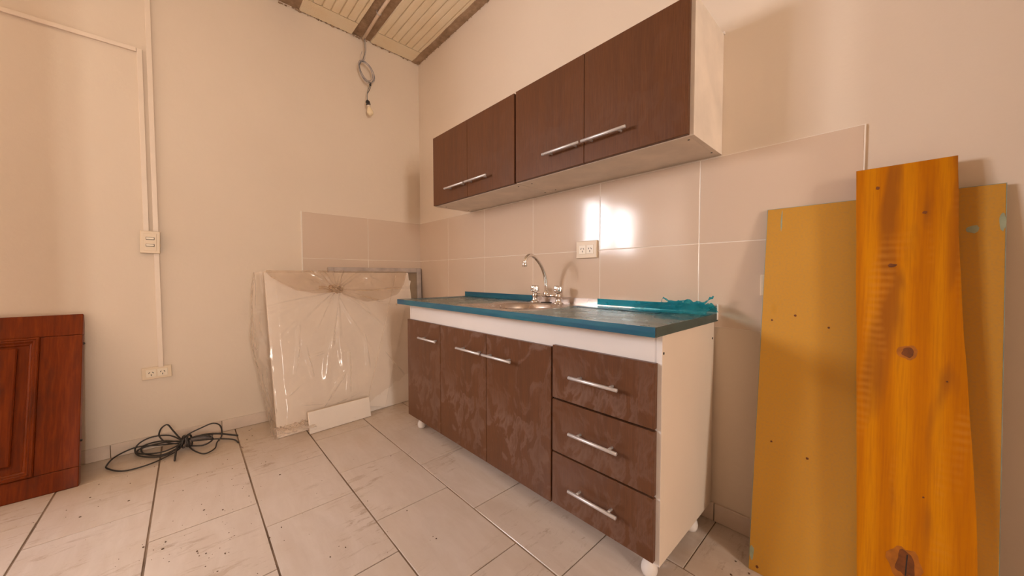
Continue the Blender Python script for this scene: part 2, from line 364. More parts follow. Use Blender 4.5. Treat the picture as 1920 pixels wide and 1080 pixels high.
# floor slab and tiles
floor = box('floor', 0, XN, YB, 0, -0.10, -0.0035, M['fgrout']); tagset(floor, kind='structure')
FO = tuple(floor.location)
TL, TW, GAP = 0.45, 0.322, 0.0021
def tile_mesh(lx, ly, th=0.010, bev=0.0012):
    bm = bmesh.new(); bm_box(bm, -lx / 2, lx / 2, -ly / 2, ly / 2, -th, 0, bev, 1); return to_mesh(bm, 'tile')
cache = {}
for i in range(14):
    y1 = -i * TW; y0 = max(-(i + 1) * TW, YB)
    if y1 - y0 < 0.02: continue
    x = (0.077 if i % 2 == 0 else 0.275) - TL
    while x < XN:
        a, b = max(x, 0), min(x + TL, XN)
        if b - a > 0.02:
            key = (round(b - a, 4), round(y1 - y0, 4))
            if key not in cache:
                cache[key] = tile_mesh(key[0] - 2 * 0.0014, key[1] - 2 * 0.0029); cache[key].materials.append(M['floor'])
            o = link('tile', cache[key], None, floor); o.location = ((a + b) / 2 - FO[0] + random.uniform(-.0006, .0006), (y0 + y1) / 2 - FO[1] + random.uniform(-.0006, .0006), 0 - FO[2] + random.uniform(-.0004, 0.0002))
        x += TL

# walls (the left one with its window opening, the near one with an added fill opening)
def wall(name, pieces):
    bm = bmesh.new()
    for p in pieces: bm_box(bm, *p)
    return tagset(link(name, to_mesh(bm, name), M['paint']), kind='structure')
WY0, WY1, WZ0, WZ1 = -4.0, -2.45, 1.28, 2.04
wall_left = wall('wall_left', [(-T, 0, WY1, T, -0.1, 2.95), (-T, 0, YB - T, WY0, -0.1, 2.95), (-T, 0, WY0, WY1, -0.1, WZ0), (-T, 0, WY0, WY1, WZ1, 2.95)])
wall_right = wall('wall_right', [(0, XN + T, 0, T, -0.1, 2.95)])
NY0, NY1, NZ0, NZ1 = -1.78, -1.28, 0.90, 2.35
wall_back = wall('wall_back', [(0, XN + T, YB - T, YB, -0.1, 2.95)])
wall_near = wall('wall_near', [(XN, XN + T, NY1, 0, -0.1, 2.95), (XN, XN + T, YB, NY0, -0.1, 2.95), (XN, XN + T, NY0, NY1, -0.1, NZ0), (XN, XN + T, NY0, NY1, NZ1, 2.95)])
# added unseen wall behind the camera, placed to shade the kitchen wall's right end
shade_partition = wall('shade_partition', [(1.52, XN, -1.92, -1.80, -0.1, 2.741)])
shade_pier = wall('shade_pier', [(3.30, 3.42, -0.30, 0.0, -0.1, 2.738)])  # added out-of-view stub that keeps the near fill off the wall's right end
def window(name, c, rotz, wd, z0, z1):
    """local frame: y along the wall"""
    o = tagset(empty(name, (c[0], c[1], z0), (0, 0, rotz)), kind='structure'); o['_w'] = (0, 0, 0)
    f = 0.05; y0, y1, zt = -wd / 2, wd / 2, z1 - z0
    for nm, a in (('frame_rail', (y0, y1, 0, f)), ('frame_rail', (y0, y1, zt - f, zt)), ('frame_stile', (y0, y0 + f, f, zt - f)), ('frame_stile', (y1 - f, y1, f, zt - f)), ('mullion', (-0.045, 0.045, f, zt - f))):
        box(nm, -0.025, 0.025, *a, M['winframe'], o, 0.003)
    for a, b in ((y0 + f, -0.045), (0.045, y1 - f)): box('pane', -0.002, 0.002, a, b, f, zt - f, M['glass'], o)
    return o
window('window_1', (-0.07, (WY0 + WY1) / 2), 0, WY1 - WY0, WZ0, WZ1)
window('fill_window', (XN + 0.07, (NY0 + NY1) / 2), 0, NY1 - NY0, NZ0, NZ1)  # added unseen window around the fill lamp

# wall tiles: backing grout and single tiles (children of the walls)
HT, ZT = 0.3213, 1.3980
box('grout', 0, 2.702, -0.0066, 0.0, ZT - 2 * HT, ZT, M['grout'], wall_right)
box('grout', 0, 0.0066, -0.897, 0.0, ZT - 2 * HT, ZT, M['grout'], wall_left)
def wtile(w_, h_, axis):
    bm = bmesh.new(); g = 0.0014
    if axis == 'Y': bm_box(bm, -w_ / 2 + g, w_ / 2 - g, -0.007, 0, -h_ / 2 + g, h_ / 2 - g, 0.001, 1)
    else: bm_box(bm, 0, 0.007, -w_ / 2 + g, w_ / 2 - g, -h_ / 2 + g, h_ / 2 - g, 0.001, 1)
    me = to_mesh(bm, 'wall_tile'); me.materials.append(M['walltile'] if axis == 'Y' else M['walltile_dusty']); return me
mk, ml = wtile(0.45, HT, 'Y'), wtile(0.448, HT, 'X')
for r in range(2):
    zc = ZT - HT * (r + 0.5)
    for k in range(6):
        o = link('wall_tile', mk, None, wall_right); o.location = (0.45 * (k + 0.5), -0.0005, zc); o.rotation_euler = (random.uniform(-.0015, .0015), 0, random.uniform(-.0014, .0014))
    for k in range(2):
        o = link('wall_tile', ml, None, wall_left); o.location = (0.0005, -0.448 * (k + 0.5), zc); o.rotation_euler = (0, 0, random.uniform(-.003, .003))
box('edge_trim', 0, 0.0085, -0.9015, -0.897, ZT - 2 * HT, ZT + 0.002, M['plastic_edge'], wall_left)

# skirting tiles
bl = tagset(box('baseboard_left', 0, 0.004, YB, 0, 0.0, 0.066, M['fgrout']), kind='structure')
br = tagset(box('baseboard_right', 0.0, XN, -0.004, 0, 0.0, 0.066, M['fgrout']), kind='structure')
y = 0.0
while y > YB + 0.05:
    y1 = max(y - 0.45, YB); o = box('skirting_tile', 0.001, 0.010, y - 0.0015, y1 + 0.0015, 0.001, 0.070, M['base'], bl, 0.0012, off=tuple(bl.location)); y = y1
x = 0.156 * 0.45
xs = [0.0125] + [x + 0.45 * k for k in range(10)] + [XN]
for a, b in zip(xs, xs[1:]): box('skirting_tile', a + 0.0015, b - 0.0015, -0.010, -0.001, 0.001, 0.070, M['base'], br, 0.0012, off=tuple(br.location))

# ceiling: concrete joists with grooved foam blocks between them
ceiling = tagset(box('ceiling', 0, XN, YB, 0, ZC + 0.07, ZC + 0.20, M['joist']), kind='structure')
CO = tuple(ceiling.location)
def foam_block(x0, x1, y0, y1, grooves):
    bm = bmesh.new(); prof = []; yy = y0; n = 6; th = 0.062
    prof.append((y0 + 0.004, 0.012)); prof.append((y0 + 0.008, 0))
    if grooves:
        for k in range(1, n + 1):
            yc = y0 + (y1 - y0) * k / (n + 0.6) ; prof += [(yc - 0.005, 0), (yc - 0.002, 0.009), (yc + 0.002, 0.009), (yc + 0.005, 0)]
    prof.append((y1 - 0.008, 0)); prof.append((y1 - 0.004, 0.012)); prof.append((y1 - 0.004, th)); prof.append((y0 + 0.004, th))
    ra = []; cx, cy = (x0 + x1) / 2, (y0 + y1) / 2
    jg = (0.0, 0.0)
    A = [bm.verts.new((x0 - cx + 0.004, p[0] - cy, p[1])) for p in prof]; B = [bm.verts.new((x1 - cx - 0.004, p[0] - cy, p[1])) for p in prof]
    for k in range(len(prof)): bm.faces.new((A[k], A[(k + 1) % len(prof)], B[(k + 1) % len(prof)], B[k]))
    bm.faces.new(A[::-1]); bm.faces.new(B)
    o = link('foam_block', to_mesh(bm, 'foam_block'), M['foam'], ceiling); o.location = (cx - CO[0], cy - CO[1], ZC - CO[2] + random.uniform(-0.001, 0.002)); return o
def joist(y0, y1, z):
    bm = bmesh.new(); n = 90; rows = []
    for i in range(n + 1):
        x = XN * i / n
        j = [0.006 * (noise.noise((x * 9, y0 * 7, k * 3.1))) for k in range(4)]
        rows.append([bm.verts.new((x - CO[0], y0 + j[0] - CO[1], z + 0.06 - CO[2])), bm.verts.new((x - CO[0], y0 + j[0] - CO[1], z + j[2] * 0.5 - CO[2])), bm.verts.new((x - CO[0], (y0 + y1) / 2 - CO[1], z + j[3] * 0.6 - CO[2])),
                     bm.verts.new((x - CO[0], y1 + j[1] - CO[1], z + j[2] * 0.5 - CO[2])), bm.verts.new((x - CO[0], y1 + j[1] - CO[1], z + 0.06 - CO[2]))])
    for A, B in zip(rows, rows[1:]):
        for k in range(4): bm.faces.new((A[k], A[k + 1], B[k + 1], B[k]))
    return link('joist', to_mesh(bm, 'joist'), M['joist'], ceiling)
bands = [(-0.412, -0.052)]
yy = -0.538
while yy > YB: bands.append((max(yy - 0.350, YB), yy)); yy -= 0.350 + 0.150
joist(-0.062, 0.0, ZC - 0.002)
for a, b in zip(bands, bands[1:]): joist(b[1] - 0.006, a[0] + 0.006, ZC + 0.012)
for (a, b) in bands:
    if b - a < 0.05: continue
    foam_block(0.006, 0.155, a, b, False)
    x = 0.155
    while x < XN - 0.02: foam_block(x, min(x + 1.0, XN), a, b, True); x += 1.0
# mortar and foam crumbs left along the wall heads
bm = bmesh.new()
for k in range(150):
    if random.random() < 0.6: c = Vector((random.uniform(0.0, 0.012), random.uniform(-1.0, 0.0), ZC + random.uniform(-0.004, 0.006)))
    else: c = Vector((random.uniform(0.0, 1.2), random.uniform(-0.012, 0.0), ZC + random.uniform(-0.010, 0.0)))
    s = random.uniform(0.002, 0.0065)
    bmesh.ops.create_icosphere(bm, subdivisions=1, radius=s, matrix=Matrix.Translation(c - Vector(CO)) @ Matrix.Diagonal((1, random.uniform(1, 2.2), 0.8, 1)))
tagset(link('mortar_crumbs', to_mesh(bm, 'mortar_crumbs'), M['joist'], ceiling), kind='stuff')

# ------------------------------------------------------------------ wall cabinets
def bar_handle(parent_part, x0, x1, y_face, z, off):
    """bar handle on two posts, on a front facing -y; sub-part of its door or drawer"""
    bm = bmesh.new(); yb = y_face - 0.030
    bm_tube(bm, [(x0, yb, z), (x0 + 0.001, yb, z), (x1 - 0.001, yb, z), (x1, yb, z)], [0.0048, 0.006, 0.006, 0.0048], 14)
    for px in (x0 + 0.033, x1 - 0.033): bm_tube(bm, [(px, y_face + 0.001, z), (px, yb, z)], 0.0045, 10)
    for v in bm.verts: v.co -= Vector(off)
    return link('handle', to_mesh(bm, 'handle', True), M['alu'], parent_part)
def front(kind, x0, x1, y0, y1, z0, z1, mat, par, bev=0.0012):
    o = box(kind, x0, x1, y0, y1, z0, z1, mat, par, bev, seg=1); return o
def handle_on(part, par, x0, x1, yf, z):
    W = par['_w']; off = (W[0] + part.location.x, W[1] + part.location.y, W[2] + part.location.z)
    h = bar_handle(part, x0, x1, yf, z, off); h['label'] = 'brushed aluminium bar handle'
def wall_cabinet(x0, x1, doors, handles, label, dy, zb, zt, ybk=-0.001):
    c = thing('wall_cabinet', ((x0 + x1) / 2, -0.14, zb), label=label, cat='cabinet', group='wall cabinets above the sink')
    yf = -0.278 + dy; t = 0.016
    box('side_panel', x0, x0 + t, yf, ybk, zb, zt, M['whitedirty'], c, 0.0008)
    box('side_panel', x1 - t, x1, yf, ybk, zb, zt, M['whitedirty'], c, 0.0008)
    bp = box('bottom_panel', x0 + t, x1 - t, yf, ybk, zb, zb + t, M['whitedirty'], c, 0.0008)
    box('top_panel', x0 + t, x1 - t, yf, ybk, zt - t, zt, M['whitedirty'], c, 0.0008)
    box('back_panel', x0 + t, x1 - t, ybk - 0.006, ybk, zb + t, zt - t, M['white'], c)
    box('hanging_rail', x0, x1 + 0.004, -0.010, -0.0005, zt - 0.002, zt + 0.006, M['white'], c)
    for (sx, sy) in ((x0 + 0.05, -0.23), (x0 + 0.05, -0.05), (x1 - 0.028, -0.245), (x1 - 0.018, -0.055)):
        s = lathe('screw', [(0.0035, -0.0012), (0.0035, 0.0)], M['dark'], c, seg=10); s.location = (sx - c['_w'][0], sy - c['_w'][1], 0.0002)
    for (a, b), (h0, h1, hz) in zip(doors, handles):
        d = front('door', a, b, yf - 0.018, yf - 0.0005, zb + 0.0025, zt - 0.004, M['lam'], c)
        handle_on(d, c, h0, h1, yf - 0.018, hz)
    return c
wall_cabinet(0.730, 1.5045, [(0.7325, 1.1065), (1.1085, 1.4985)], [(0.910, 1.108, 1.481), (1.118, 1.314, 1.481)], 'smaller brown two-door wall cabinet hanging nearer the room corner', 0.0, 1.403, 1.843)
wall_cabinet(1.5055, 2.3215, [(1.5105, 1.9085), (1.9105, 2.309)], [(1.708, 1.905, 1.484), (1.916, 2.108, 1.484)], 'larger brown two-door wall cabinet with exposed white side panel above the outlet', 0.0, 1.4045, 1.8445)

# ------------------------------------------------------------------ base cabinet
bc = thing('base_cabinet', (1.512, -0.23, 0.0), label='white floor cabinet with dark brown doors and three drawers under the sink worktop', cat='cabinet')
BF, BB = -0.4605, -0.012
box('side_panel', 2.292, 2.310, BF, BB, 0.0727, 0.779, M['cream'], bc, 0.001)['label'] = 'white side panel facing the leaning boards'  # same white melamine with its shade in the colour
box('edge_band', 2.2922, 2.3098, BF - 0.0006, BF, 0.0735, 0.7785, M['white'], bc)
box('side_panel', 0.716, 0.734, BF, BB, 0.0727, 0.779, M['white'], bc, 0.001)
box('divider', 1.888, 1.904, BF + 0.004, BB, 0.0895, 0.779, M['white'], bc)
box('divider', 1.094, 1.110, BF + 0.004, BB, 0.0895, 0.779, M['white'], bc)
box('bottom_panel', 0.734, 2.292, BF, BB, 0.0727, 0.0887, M['white'], bc)
box('back_panel', 0.734, 2.292, BB - 0.004, BB, 0.0887, 0.60, M['white'], bc)
box('apron', 0.7345, 2.2915, BF + 0.001, BF + 0.017, 0.676, 0.779, M['white'], bc, 0.0008)
FY0, FY1 = -0.4785, -0.4612
for (a, b), (h0, h1) in zip([(0.7154, 1.0995), (1.1025, 1.5005), (1.5030, 1.8945)], [(0.904, 1.096), (1.297, 1.491), (1.505, 1.698)]):
    d = front('door', a, b, FY0, FY1, 0.0815, 0.6835, M['lamdust'], bc); handle_on(d, bc, h0, h1, FY0, 0.593)
for (z0, z1), hz in zip([(0.4945, 0.6925), (0.2905, 0.4875), (0.0865, 0.2835)], (0.594, 0.392, 0.186)):
    d = front('drawer_front', 1.9022, 2.2970, FY0, FY1, z0, z1, M['lamdust'], bc); handle_on(d, bc, 2.000, 2.191, FY0, hz)
legp = [(0.012, 0.0), (0.020, 0.003), (0.024, 0.012), (0.0255, 0.022), (0.0235, 0.034), (0.018, 0.045), (0.0145, 0.052), (0.0145, 0.060), (0.020, 0.064), (0.022, 0.0725)]
lm = None
for (lx, ly) in ((0.785, -0.425), (2.262, -0.425), (0.785, -0.075), (2.275, -0.120)):
    if lm is None: o = lathe('leg', legp, M['leg'], bc, seg=20); lm = o.data
    else: o = link('leg', lm, None, bc)
    o.location = (lx - 1.512, ly + 0.23, 0.0)
for (sx, sy, sz) in ((2.3102, -0.452, 0.722), (2.3102, -0.030, 0.715)):
    s = lathe('screw_hole', [(0.0042, -0.0005), (0.0042, 0.0008)], M['dark'], bc, axis='X', seg=12); s.location = (sx - 1.512, sy + 0.23, sz)

# ------------------------------------------------------------------ worktop with sink
WX0, WX1, WY_F, WY_R, WZT, WZ_B = 0.6851, 2.3196, -0.5292, -0.0045, 0.8075, 0.7802
wt = thing('worktop', (1.512, -0.27, 0.7795), label='stainless steel worktop with round sink, half peeled of its blue protective film', cat='worktop')
WO = Vector(wt['_w'])
SX, SY, SR = 1.560, -0.287, 0.163
bm = bmesh.new(); angs = [2 * math.pi * k / 56 for k in range(56)]
angs = sorted(angs + [math.atan2(yy_ - SY, xx_ - SX) % (2 * math.pi) for xx_ in (WX0, WX1) for yy_ in (WY_F, WY_R)])
def rectpt(a):
    dx, dy = math.cos(a), math.sin(a); ts = []
    if dx > 1e-9: ts.append((WX1 - SX) / dx)
    if dx < -1e-9: ts.append((WX0 - SX) / dx)
    if dy > 1e-9: ts.append((WY_R - SY) / dy)
    if dy < -1e-9: ts.append((WY_F - SY) / dy)
    t_ = min(ts); return SX + dx * t_, SY + dy * t_
inn, outr, low = [], [], []
for a in angs:
    x_, y_ = rectpt(a)
    inn.append(bm.verts.new(Vector((SX + SR * math.cos(a), SY + SR * math.sin(a), WZT)) - WO)); outr.append(bm.verts.new(Vector((x_, y_, WZT)) - WO)); low.append(bm.verts.new(Vector((x_, y_, WZ_B)) - WO))
for k in range(len(angs)):
    j = (k + 1) % len(angs); bm.faces.new((inn[k], outr[k], outr[j], inn[j])); bm.faces.new((outr[k], low[k], low[j], outr[j]))
link('slab', to_mesh(bm, 'slab'), M['steel'], wt)
bm = bmesh.new(); prof = [(SR + 0.010, 0.0004), (SR + 0.006, 0.0022), (SR, 0.0016), (SR - 0.006, -0.004), (SR - 0.012, -0.030), (SR - 0.022, -0.085), (SR - 0.045, -0.118), (SR - 0.085, -0.130), (0.045, -0.134), (0.040, -0.138), (0.004, -0.138)]
rings = [[bm.verts.new((SX + r_ * math.cos(2 * math.pi * k / 56) - WO.x, SY + r_ * math.sin(2 * math.pi * k / 56) - WO.y, WZT + z_ - WO.z)) for k in range(56)] for r_, z_ in prof]
for A, B in zip(rings, rings[1:]):
    for k in range(56): bm.faces.new((A[k], B[k], B[(k + 1) % 56], A[(k + 1) % 56]))
sk = link('sink_basin', to_mesh(bm, 'sink_basin', True), M['steel'], wt); sk['label'] = 'round stainless steel sink bowl'
dr = lathe('drain', [(0.038, 0.0), (0.038, 0.003), (0.030, 0.0035), (0.028, 0.001), (0.004, 0.001)], M['dark'], sk); dr.location = (SX - WO.x, SY - WO.y, WZT - 0.1375 - WO.z)
# upstand at the wall: taped over at the left, bare steel behind the tap, bright film at the right
box('upstand', WX0, WX1, -0.0165, -0.0048, WZT - 0.001, 0.8385, M['steel'], wt, 0.001)
box('upstand_film', WX0 - 0.0008, 1.395, -0.0185, -0.0168, WZT + 0.0005, 0.8400, M['film'], wt)
box('upstand_film', 1.795, 2.18, -0.0190, -0.0168, WZT + 0.0035, 0.8402, M['crumple'], wt, 0.0005)
box('end_bracket', 2.3200, 2.3222, -0.020, -0.004, 0.785, 0.8435, M['white'], wt, 0.0004)
# film over the front and side edges
def film_strip(name, pts, mat, z0, z1, th=0.0009):
    bm = bmesh.new(); n = len(pts); ring = []
    for i, (x_, y_) in enumerate(pts):
        a = Vector(pts[max(i - 1, 0)]); b = Vector(pts[min(i + 1, n - 1)]); d_ = (b - a).normalized(); nr = Vector((d_.y, -d_.x))
        j = 0.0009 * noise.noise((x_ * 14, y_ * 14, 0.3))
        ring.append([bm.verts.new(Vector((x_ + nr.x * q, y_ + nr.y * q, zz)) - WO) for q, zz in ((0.0002, z0), (th + j, z0), (th + 0.0004 + j, (z0 + z1) / 2), (th + j, z1), (0.0002, z1))])
    for A, B in zip(ring, ring[1:]):
        for k in range(5): bm.faces.new((A[k], A[(k + 1) % 5], B[(k + 1) % 5], B[k]))
    bm.faces.new(ring[0]); bm.faces.new(ring[-1][::-1])
    return link(name, to_mesh(bm, name), mat, wt)
film_strip('edge_film', [(WX0 + (WX1 - WX0) * k / 60, WY_F) for k in range(61)], M['film'], WZ_B - 0.001, WZT + 0.0006)
film_strip('edge_film', [(WX1, WY_F + 0.003 + (WY_R - WY_F - 0.003) * k / 20) for k in range(21)], M['film_dull'], WZ_B - 0.001, WZT + 0.0006)['label'] = 'dull grey-green film on the right edge'
film_strip('edge_film', [(WX0, WY_R - (WY_R - WY_F) * k / 20) for k in range(21)], M['film'], WZ_B - 0.001, WZT + 0.0006)
# film still lying on the top: a thin sheet with wrinkles
def top_film(name, fx0, fx1, fy0, fy1, amp, mat, keep, nx=70, ny=34, seed=0.0):
    bm = bmesh.new(); g = {}
    for i in range(nx + 1):
        for j in range(ny + 1):
            x_ = fx0 + (fx1 - fx0) * i / nx; y_ = fy0 + (fy1 - fy0) * j / ny
            if not keep(x_, y_): continue
            q = noise.noise((x_ * 9 + seed, y_ * 26, 0.7)); q2 = noise.noise((x_ * 30 + seed, y_ * 55 + x_ * 20, 2.7))
            z_ = WZT + 0.0008 + amp * (max(0, q) ** 1.3 + 0.35 * max(0, q2))
            g[i, j] = bm.verts.new(Vector((x_, y_, z_)) - WO)
    for i in range(nx):
        for j in range(ny):
            q = [g.get(k) for k in ((i, j), (i + 1, j), (i + 1, j + 1), (i, j + 1))]
            if all(q): bm.faces.new(q)
    return link(name, to_mesh(bm, name, True), mat, wt)
def sinkd(x_, y_): return math.hypot(x_ - SX, y_ - SY)
top_film('top_film', WX0 + 0.003, 1.47, WY_F + 0.003, -0.0195, 0.0018, M['filmclear'], lambda x_, y_: sinkd(x_, y_) > 0.192 and x_ < 1.30 + 0.10 * noise.noise((y_ * 8, 0, 4)) + 0.25 * max(0, y_ + 0.2), seed=3.0)
top_film('top_film', 1.60, WX1 - 0.003, WY_F + 0.003, -0.022, 0.005, M['filmclear'], lambda x_, y_: sinkd(x_, y_) > 0.195 and x_ > 1.74 + 0.06 * noise.noise((y_ * 9, 1, 4)) and (y_ < -0.13 + 0.04 * noise.noise((x_ * 9, 2, 4)) or x_ > 2.0), 90, 50, seed=9.0)
box('border_film', WX0 + 0.055, WX0 + 0.115, WY_F + 0.10, -0.03, WZT + 0.0006, WZT + 0.0014, M['film'], wt)
box('border_film', WX0 + 0.115, 1.36, -0.062, -0.022, WZT + 0.0006, WZT + 0.0014, M['film'], wt)
box('border_film', 1.76, 2.16, -0.170, -0.128, WZT + 0.0020, WZT + 0.0030, M['film'], wt)

# crumpled film heap at the right rear of the worktop
bm = bmesh.new(); nx, ny = 58, 26; gg = {}
for i in range(nx + 1):
    for j in range(ny + 1):
        u, v_ = i / nx, j / ny
        x_ = 2.045 + 0.285 * u + 0.010 * noise.noise((u * 5, v_ * 9, 1)); y_ = -0.165 + 0.135 * v_ + 0.012 * noise.noise((u * 6, v_ * 4, 5))
        env = math.sin(math.pi * min(1, max(0, v_))) ** 0.6 * (0.25 + 0.75 * min(1, u * 1.9)) * (1 - 0.5 * max(0, u - 0.75) * 4 * 0.6)
        h_ = 0.003 + env * (0.030 + 0.034 * abs(noise.noise((u * 8, v_ * 5, 3))) + 0.016 * noise.noise((u * 22, v_ * 12, 8)))
        gg[i, j] = bm.verts.new((x_ - 2.19, y_ + 0.10, max(0.001, h_)))
for i in range(nx):
    for j in range(ny): bm.faces.new((gg[i, j], gg[i + 1, j], gg[i + 1, j + 1], gg[i, j + 1]))
cf = thing('crumpled_film', (2.19, -0.10, WZT + 0.004), label='crumpled heap of turquoise plastic film at the rear of the worktop', cat='plastic film')
link('sheet', to_mesh(bm, 'sheet'), M['crumple'], cf)
def ribbon(name, pts, wd, mat, parent):
    P = catmull(pts, 6); bm = bmesh.new(); prev = None
    for i, p in enumerate(P):
        a = bm.verts.new(p + Vector((0, 0, wd * (0.6 + 0.5 * noise.noise((i * .4, 1, 2)))))); b = bm.verts.new(p - Vector((0.002, wd * 0.4, wd * 0.5)))
        if prev: bm.faces.new((prev[0], a, b, prev[1]))
        prev = (a, b)
    o = link(name, to_mesh(bm, name, True), mat, parent)
    md = o.modifiers.new('thick', 'SOLIDIFY'); md.thickness = 0.0008; return o
ribbon('loose_strand', [(-0.050, 0.01, 0.006), (-0.048, 0.012, 0.040), (-0.040, 0.010, 0.052), (-0.020, 0.005, 0.043), (0.010, 0.0, 0.040), (0.05, 0.0, 0.046)], 0.005, M['crumple'], cf)
ribbon('loose_end', [(0.085, 0.02, 0.030), (0.110, 0.022, 0.040), (0.125, 0.02, 0.056), (0.138, 0.02, 0.060)], 0.009, M['crumple'], cf)

# ------------------------------------------------------------------ tap
fa = thing('faucet', (1.520, -0.082, WZT + 0.0005), label='chrome two-handle bridge tap with curved spout behind the sink', cat='faucet')
for s, kx in ((-1, -0.082), (1, 0.082)):
    lathe('valve_body', [(0.027, 0), (0.027, 0.004), (0.018, 0.008), (0.0145, 0.012), (0.0135, 0.030), (0.017, 0.034), (0.017, 0.046), (0.012, 0.050), (0.010, 0.056)], M['chrome'], fa, (kx, 0, 0))
    lathe('knob', [(0.012, 0.0), (0.021, 0.004), (0.0225, 0.010), (0.0225, 0.032), (0.020, 0.037), (0.006, 0.038)], M['chrome'], fa, (kx, 0, 0.055), seg=48, flute=0.07, nf=6)
tube('bridge', [(-0.082, 0, 0.040), (-0.03, 0, 0.040), (0.03, 0, 0.040), (0.082, 0, 0.040)], 0.0085, M['chrome'], fa, 16)
lathe('spout_nut', [(0.012, 0), (0.015, 0.004), (0.015, 0.020), (0.011, 0.026), (0.010, 0.034)], M['chrome'], fa, (0, 0, 0.034))
lathe('flange_ring', [(0.030, 0), (0.030, 0.003), (0.024, 0.004)], M['dark'], fa, (0, 0.0, 0.0002))
SP = [(0, 0, 0.055), (0, -0.002, 0.10), (0, -0.014, 0.150), (0, -0.040, 0.196), (0, -0.078, 0.232), (0, -0.112, 0.248), (0, -0.140, 0.243), (0, -0.156, 0.226), (0, -0.161, 0.205)]
tube('spout', catmull(SP, 8), 0.0088, M['chrome'], fa, 18)
lathe('aerator', [(0.010, 0.0), (0.0125, 0.002), (0.0125, 0.016), (0.010, 0.020)], M['chrome'], fa, (0, -0.1615, 0.190))

# ------------------------------------------------------------------ outlets, switch and trunking
def outlet(name, loc, rotz, w_, h_, label, tilt=0.0, group='power outlets'):
    """local frame: x along the wall, -y out of the wall"""
    o = empty(name, loc, (0, tilt, rotz), label=label, cat='outlet', group=group); o['_w'] = (0, 0, 0)
    bm = bmesh.new(); bm_box(bm, -w_ / 2, w_ / 2, -0.011, 0, -h_ / 2, h_ / 2, 0.0028, 2); link('plate', to_mesh(bm, 'plate'), M['nylon'], o)
    k = min(h_ * 0.62, 0.044)
    for s in (-1, 1):
        bm = bmesh.new(); cx = s * 0.0225; bm_box(bm, cx - 0.0205, cx + 0.0205, -0.0128, -0.0105, -k / 2, k / 2, 0.001, 1); mo = link('socket', to_mesh(bm, 'socket'), M['nylonlight'], o)
        for (dx, dz, an) in ((-0.0075, 0.004, R(-32)), (0.0075, 0.004, R(32)), (0, -0.009, 0)):
            bm = bmesh.new(); bm_box(bm, -0.0014, 0.0014, -0.0133, -0.0120, -0.0045, 0.0045)
            bmesh.ops.rotate(bm, verts=bm.verts, cent=(0, 0, 0), matrix=Matrix.Rotation(-an, 3, 'Y'))
            for v in bm.verts: v.co += Vector((cx + dx, 0, dz))
            link('slot', to_mesh(bm, 'slot'), M['dark'], mo)
    return o
outlet('power_outlet', (1.728, -0.0076, 1.083), 0, 0.122, 0.086, 'cream double power outlet on the glossy wall tiles above the worktop')
outlet('power_outlet', (0.0005, -1.619, 0.419), R(90), 0.118, 0.066, 'cream double power outlet low on the left wall above the cable coil', tilt=R(-1.2))
outlet('power_outlet', (2.515, -0.0076, 0.918), 0, 0.122, 0.074, 'outlet plate peeking out behind the upright fibreboard')
sw = empty('light_switch', (0.0005, -1.625, 1.138), (0, R(1.5), R(90)), label='cream two-rocker switch plate on the left wall below the cable trunking', cat='switch'); sw['_w'] = (0, 0, 0)
bm = bmesh.new(); bm_box(bm, -0.034, 0.034, -0.016, 0, -0.056, 0.056); link('back_box', to_mesh(bm, 'back_box'), M['dark'], sw)
bm = bmesh.new(); bm_box(bm, -0.0385, 0.0385, -0.027, -0.016, -0.060, 0.060, 0.003, 2); link('plate', to_mesh(bm, 'plate'), M['nylon'], sw)
bm = bmesh.new(); bm_box(bm, -0.025, 0.025, -0.0285, -0.0265, -0.047, 0.047, 0.001, 1); link('insert', to_mesh(bm, 'insert'), M['nylon'], sw)
for dz in (0.020, -0.017):
    bm = bmesh.new(); bm_box(bm, -0.0165, 0.0165, -0.0300, -0.0280, dz - 0.0065, dz + 0.0065); rk = link('rocker', to_mesh(bm, 'rocker'), M['dark'], sw)
    bm = bmesh.new(); bm_box(bm, -0.0150, 0.0150, -0.0345, -0.0290, dz - 0.0045, dz + 0.0050, 0.001, 1); link('rocker_key', to_mesh(bm, 'rocker_key'), M['nylonlight'], rk)

def trunk(label, y0, y1, z0, z1, vertical):
    o = thing('cable_trunking', (0, (y0 + y1) / 2, z0), label=label, cat='trunking', group='cable trunking on the left wall')
    box('base_channel', 0.0003, 0.008, y0, y1, z0, z1, M['trunk'], o)
    e = 0.0012
    if vertical: box('cover', 0.0082, 0.0135, y0 - e, y1 + e, z0, z1, M['trunk'], o, 0.002)
    else: box('cover', 0.0082, 0.0135, y0, y1, z0 - e, z1 + e, M['trunk'], o, 0.002)
    return o
trunk('long white cable trunking running down from the ceiling to the switch', -1.6115, -1.5925, 1.195, ZC - 0.004, True)
trunk('shorter upright trunking beside the long one, ending at the level run', -1.648, -1.629, 1.195, 2.166, True)
trunk('level white trunking running left across the wall near its top', -4.25, -1.650, 2.1475, 2.1665, False)
trunk('white trunking between the switch and the low outlet', -1.612, -1.593, 0.448, 1.080, True)

